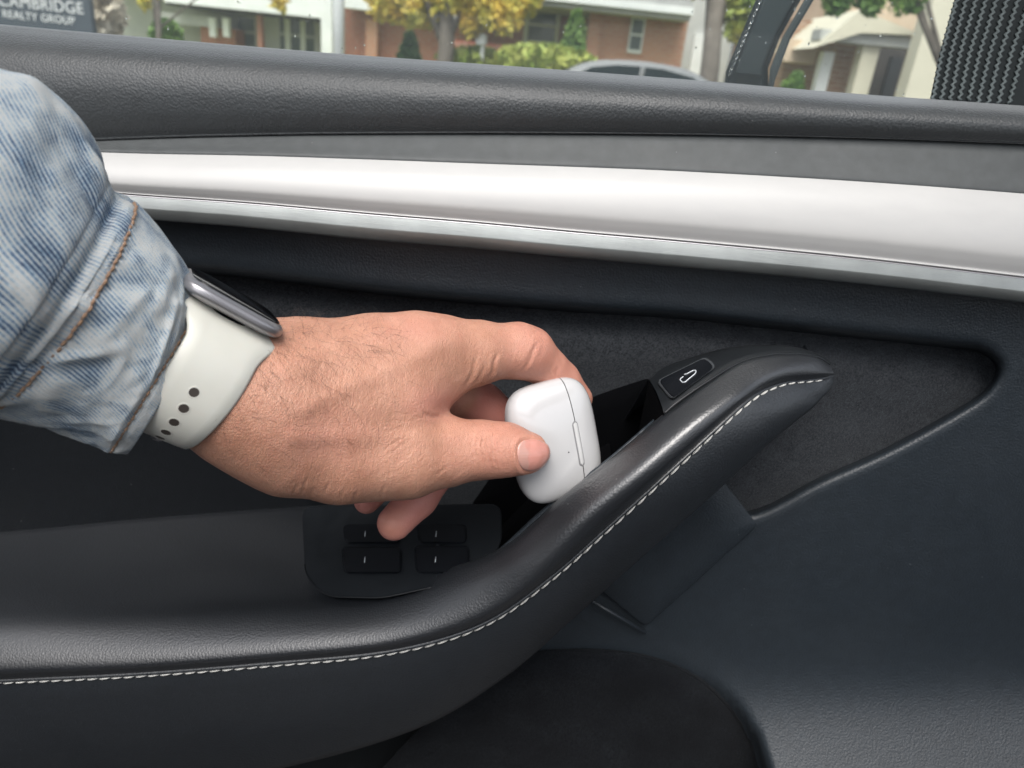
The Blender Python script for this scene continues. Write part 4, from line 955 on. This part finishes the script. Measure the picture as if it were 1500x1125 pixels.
# --- porch house, right
hC = empty('porch_house', base(1260, 12), 'tan brick house with cream porch posts and gable roof', 'house')
rect('wall', 1140, 1420, 40, 220, 13.2, 4, BR3, hC); rect('stone_block', 1150, 1197, 58, 92, 12.4, .5, BEI, hC); rect('doorway', 1268, 1330, 70, 220, 13.1, .15, DK, hC); rect('door', 1288, 1304, 82, 220, 13.0, .1, simple('black_door', (.015, .015, .016), .4), hC)
rect('post', 1190, 1206, 74, 220, 11.9, .2, WH, hC); rect('brick_pier', 1208, 1232, 70, 220, 12.1, .4, BR3, hC); rect('post', 1246, 1270, 62, 220, 11.6, .25, CRM, hC); rect('post', 1322, 1346, 66, 220, 11.6, .3, BEI, hC); rect('tall_post', 1346, 1392, -80, 220, 10.6, .3, CRM, hC)
rect('porch_beam', 1200, 1366, 50, 66, 11.5, .4, GR, hC); rect('upper_wall', 1240, 1420, -80, 46, 13.0, 3, BEI, hC)
gx_ = [atY(np.array([float(x)]), np.array([float(y)]), np.array([11.4]))[0] for x, y in ((1192, 70), (1262, 14), (1352, 52), (1262, 48))]; V = np.array(gx_ + [p + np.array([0, 2.0, 0]) for p in gx_]); mesh('gable_roof', V, [(0, 1, 2, 3), (7, 6, 5, 4), (0, 4, 5, 1), (1, 5, 6, 2), (2, 6, 7, 3), (3, 7, 4, 0)], CRM, hC, False)
# --- plants
def leafmat(name, c1, c2): 
    b = NB(name).set(rough=.6); n = b.noise(b.co(), 3.0, 3); b.link(b.mix(b.rng(n, .35, .65), c1, c2), 'Base Color'); b.p.inputs['Subsurface Weight'].default_value = 0; return b.m
def leaves(cs, rads, n, sz, rg):
    V, F = [], []
    for c, r in zip(cs, rads):
        for _ in range(n):
            d = rg.normal(size=3); d /= np.linalg.norm(d); p = np.array(c) + d * np.array(r) * rg.uniform(.35, 1.0)
            u = rg.normal(size=3); u /= np.linalg.norm(u); v = np.cross(u, rg.normal(size=3)); v /= np.linalg.norm(v); s_ = sz * rg.uniform(.6, 1.3); k = len(V)
            V += [p - u * s_, p + v * s_ * .5, p + u * s_, p - v * s_ * .5]; F.append((k, k + 1, k + 2, k + 3))
    return V, F
W1 = lambda px, py, Y: atY(np.array([float(px)]), np.array([float(py)]), np.array([float(Y)]))[0]
bark = gmat('bark', (.12, .10, .08), (.22, .19, .16), 8)
def tree(name, label, tr_px, Y, rpx, crowns, mt, n=260, sz=.075, cat='tree', group=None):
    b_ = W1(tr_px, 95, Y); root = empty(name, (b_[0], Y, .3), label, cat, group)
    r = rpx * Y / FPX; top = W1(tr_px + 8, -60, Y); tube('trunk', [np.array([b_[0], Y, .1]), (np.array([b_[0], Y, .1]) + top) / 2 + np.array([.05, 0, 0]), top], [r * 1.15, r, r * .7], bark, root, 10)
    cs = [W1(x, y, Y + dy) for x, y, q, dy in crowns]; rs_ = [(q * Y / FPX,) * 3 for x, y, q, dy in crowns]
    for c, rr in zip(cs[:3], rs_[:3]): tube('limb', [(np.array([b_[0], Y, .1]) + top) / 2, (top + c) / 2, c], [r * .5, r * .3, r * .15], bark, root, 6)
    V, F = leaves(cs, rs_, n, sz, rng); mesh('crown', V, F, mt, root, False); return root
YL = leafmat('yellow_leaves', (.62, .42, .05), (.46, .44, .07)); YG = leafmat('yellow_green_leaves', (.40, .36, .06), (.22, .30, .06)); GN = leafmat('green_leaves', (.10, .20, .04), (.19, .30, .06)); DG = leafmat('dark_green_leaves', (.035, .085, .025), (.07, .13, .035)); LG = leafmat('lime_leaves', (.22, .30, .05), (.36, .38, .08)); CW = leafmat('cream_plumes', (.50, .43, .32), (.62, .57, .47))
tree('maple_tree', 'yellow autumn tree in front of the brick house', 648, 12.4, 11, [(570, -5, 34, 0), (620, 5, 34, .3), (735, 20, 30, -.2), (700, -8, 36, 0), (770, -5, 26, .2), (660, -15, 42, 0), (690, 34, 18, 0), (600, 18, 18, 0)], YL, 620)
tree('street_tree', 'grey tree trunk beside the garage with yellow green leaves', 1046, 10, 13, [(1085, 5, 24, 0), (1080, 45, 16, 0), (1030, -40, 30, 0)], YG, 320)
tree('young_tree', 'thin young tree with yellow leaf tuft by the pale bungalow', 222, 12, 3.5, [(212, 5, 9, 0), (410, 4, 13, 0), (228, -20, 18, 0)], YL, 60)
tree('porch_tree', 'green leafy tree branches hanging before the porch house', 1420, 9, 8, [(1226, 0, 20, 0), (1276, 2, 18, 0), (1238, -14, 24, 0), (1330, -5, 26, 0)], GN, 320, .055)
def shrub(name, label, px, py0, py1, hw, Y, mt, n=900, cone=1.0):
    t, b_ = W1(px, py0, Y), W1(px, py1, Y); H = t[2] - b_[2]; Wd = hw * Y / FPX; root = empty(name, (b_[0], Y, b_[2]), label, 'shrub'); V, F = [], []
    for _ in range(n):
        h = rng.uniform(0, 1); rr = Wd * ((1 - h) ** .6 if cone else math.sqrt(max(0, 1 - (2 * h - 1) ** 2))) * math.sqrt(rng.uniform(.2, 1)); a = rng.uniform(0, 6.28); p = np.array([b_[0] + rr * math.cos(a), Y + rr * math.sin(a), b_[2] + h * H]); u = rng.normal(size=3); u /= np.linalg.norm(u); v = np.cross(u, rng.normal(size=3)); v /= np.linalg.norm(v); k = len(V); s_ = .07 * rng.uniform(.6, 1.3); V += [p - u * s_, p + v * s_ * .6, p + u * s_, p - v * s_ * .6]; F.append((k, k + 1, k + 2, k + 3))
    mesh('foliage', V, F, mt, root, False); tube('stem', [np.array([b_[0], Y, b_[2] - .6]), np.array([b_[0], Y, b_[2] + H * .5])], .04, bark, root, 6)
shrub('conical_shrub', 'dark green conical shrub beside the red wall', 599, 46, 100, 19, 13.5, DG); shrub('conical_shrub', 'dark green conical shrub between white window and brick wall', 835, 14, 110, 24, 13.2, GN, 1300); shrub('low_shrub', 'low lime green bushes under the white window', 800, 66, 115, 75, 12, LG, 1500, 0)
shrub('low_shrub', 'lime green ground cover below the yellow tree', 700, 70, 112, 60, 13.0, LG, 1200, 0); shrub('leafy_shrub', 'bright green shrub under the pale bungalow porch', 247, 30, 75, 22, 12.5, GN, 700, 0); shrub('cream_shrub', 'cream plumed shrub beside the dark realty sign', 158, -20, 60, 26, 9.5, CW, 700, 0); shrub('porch_shrub', 'small green shrub at the foot of the porch house', 1155, 108, 160, 14, 9.5, GN, 300, 0)
# --- utility post and lantern
ut = empty('utility_post', base(495, 12), 'pale slender post standing before the red wall', 'post'); p0 = W1(496, 90, 12); tube('pole', [np.array([p0[0], 12, 0]), np.array([p0[0], 12, 4])], 8 * 12 / FPX, WH, ut, 14); box('base_plate', (p0[0] - .15, 11.85, 0), (p0[0] + .15, 12.15, .05), GR, ut)
lt = empty('lantern', base(704, 12.5), 'small white lantern box below the yellow leaves', 'lantern'); rect('housing', 697, 712, 49, 66, 12.4, .2, WH, lt, .02); rect('post', 702, 707, 66, 130, 12.47, .06, WH, lt)
# --- realty sign
sg = empty('realty_sign', base(40, 5), 'dark slate sign board with pale lettering at the far left', 'sign'); SGM = simple('sign_slate', (.055, .070, .085), .45)
YS = 5.0; bl, br_ = W1(-330, -20, YS), W1(134, 25, YS); zt_, zb_ = W1(60, -120, YS)[2], W1(60, 52, YS)[2]; box('board', (bl[0], YS, zb_), (br_[0], YS + .05, zt_), SGM, sg, .004)
for x in (bl[0] + .12, br_[0] - .25): box('leg', (x, YS + .055, 0), (x + .06, YS + .115, zt_ - .02), GR, sg)
def text(body, px_r, py_b, hpx, parent, sp=1.05):
    c = bpy.data.curves.new('lettering', 'FONT'); c.body = body; c.align_x = 'RIGHT'; c.size = hpx * YS / FPX / .70; c.extrude = .002; c.space_character = sp
    o = bpy.data.objects.new('lettering', c); COL.objects.link(o); c.materials.append(WH); p = W1(px_r, py_b, YS); o.parent = parent; o.location = Vector(p) - Vector(ORG[parent.name]) + Vector((0, -.004, 0)); o.rotation_euler = (R_(90), 0, 0); me = bpy.data.meshes.new_from_object(o); q = bpy.data.objects.new('lettering', me); COL.objects.link(q); q.parent = parent; q.location = o.location; q.rotation_euler = o.rotation_euler; bpy.data.objects.remove(o); q.name = 'lettering'; return q
text('CAMBRIDGE', 124, 21, 15, sg); text('REALTY GROUP', 111, 36.5, 10, sg)
# --- parked car
CY_ = 10.6
pcx = W1(925, 100, CY_); pk = empty('parked_car', (float(pcx[0]), CY_, 0), 'dark silver parked car across the road, only its roof showing', 'car')
CP = simple('car_paint', (.10, .11, .12), .3, 0); CG = simple('car_glass', (.035, .055, .06), .05)
prof = [(-2.2, .55), (-2.15, .85), (-1.3, .95), (-.75, 1.25), (-.35, 1.345), (.25, 1.36), (.75, 1.29), (1.45, .98), (2.1, .88), (2.25, .6), (2.2, .3), (-2.1, .3)]
def extr(name, pts, y0, y1, mat, parent, tum=0):
    P = np.array(pts); n = len(P); V = [(pcx[0] + x, CY_ + y0 + tum * max(0, z - .95), z) for x, z in P] + [(pcx[0] + x, CY_ + y1 - tum * max(0, z - .95), z) for x, z in P]; o = mesh(name, V, [tuple(range(n)), tuple(range(n, 2 * n))[::-1]] + [(i, i + n, (i + 1) % n + n, (i + 1) % n) for i in range(n)], mat, parent, False); bm = bmesh.new(); bm.from_mesh(o.data); bmesh.ops.recalc_face_normals(bm, faces=bm.faces[:]); bm.to_mesh(o.data); bm.free(); return o
extr('body', cr(prof[:10], 60).tolist() + prof[10:], -.88, .88, CP, pk, .5)
extr('side_window', [(-1.0, 1.0), (-.62, 1.23), (-.3, 1.285), (.0, 1.295), (.0, .99)], -.892, -.885, CG, pk, .5); extr('side_window', [(.06, .99), (.06, 1.295), (.3, 1.29), (.68, 1.23), (1.15, 1.0)], -.892, -.885, CG, pk, .5)
for x in (-1.4, 1.4):
    for y in (-.78, .78): tube('wheel', [np.array([pcx[0] + x, CY_ + y - .1, .32]), np.array([pcx[0] + x, CY_ + y + .1, .32])], .32, simple('tyre', (.02, .02, .02), .8), pk, 20)
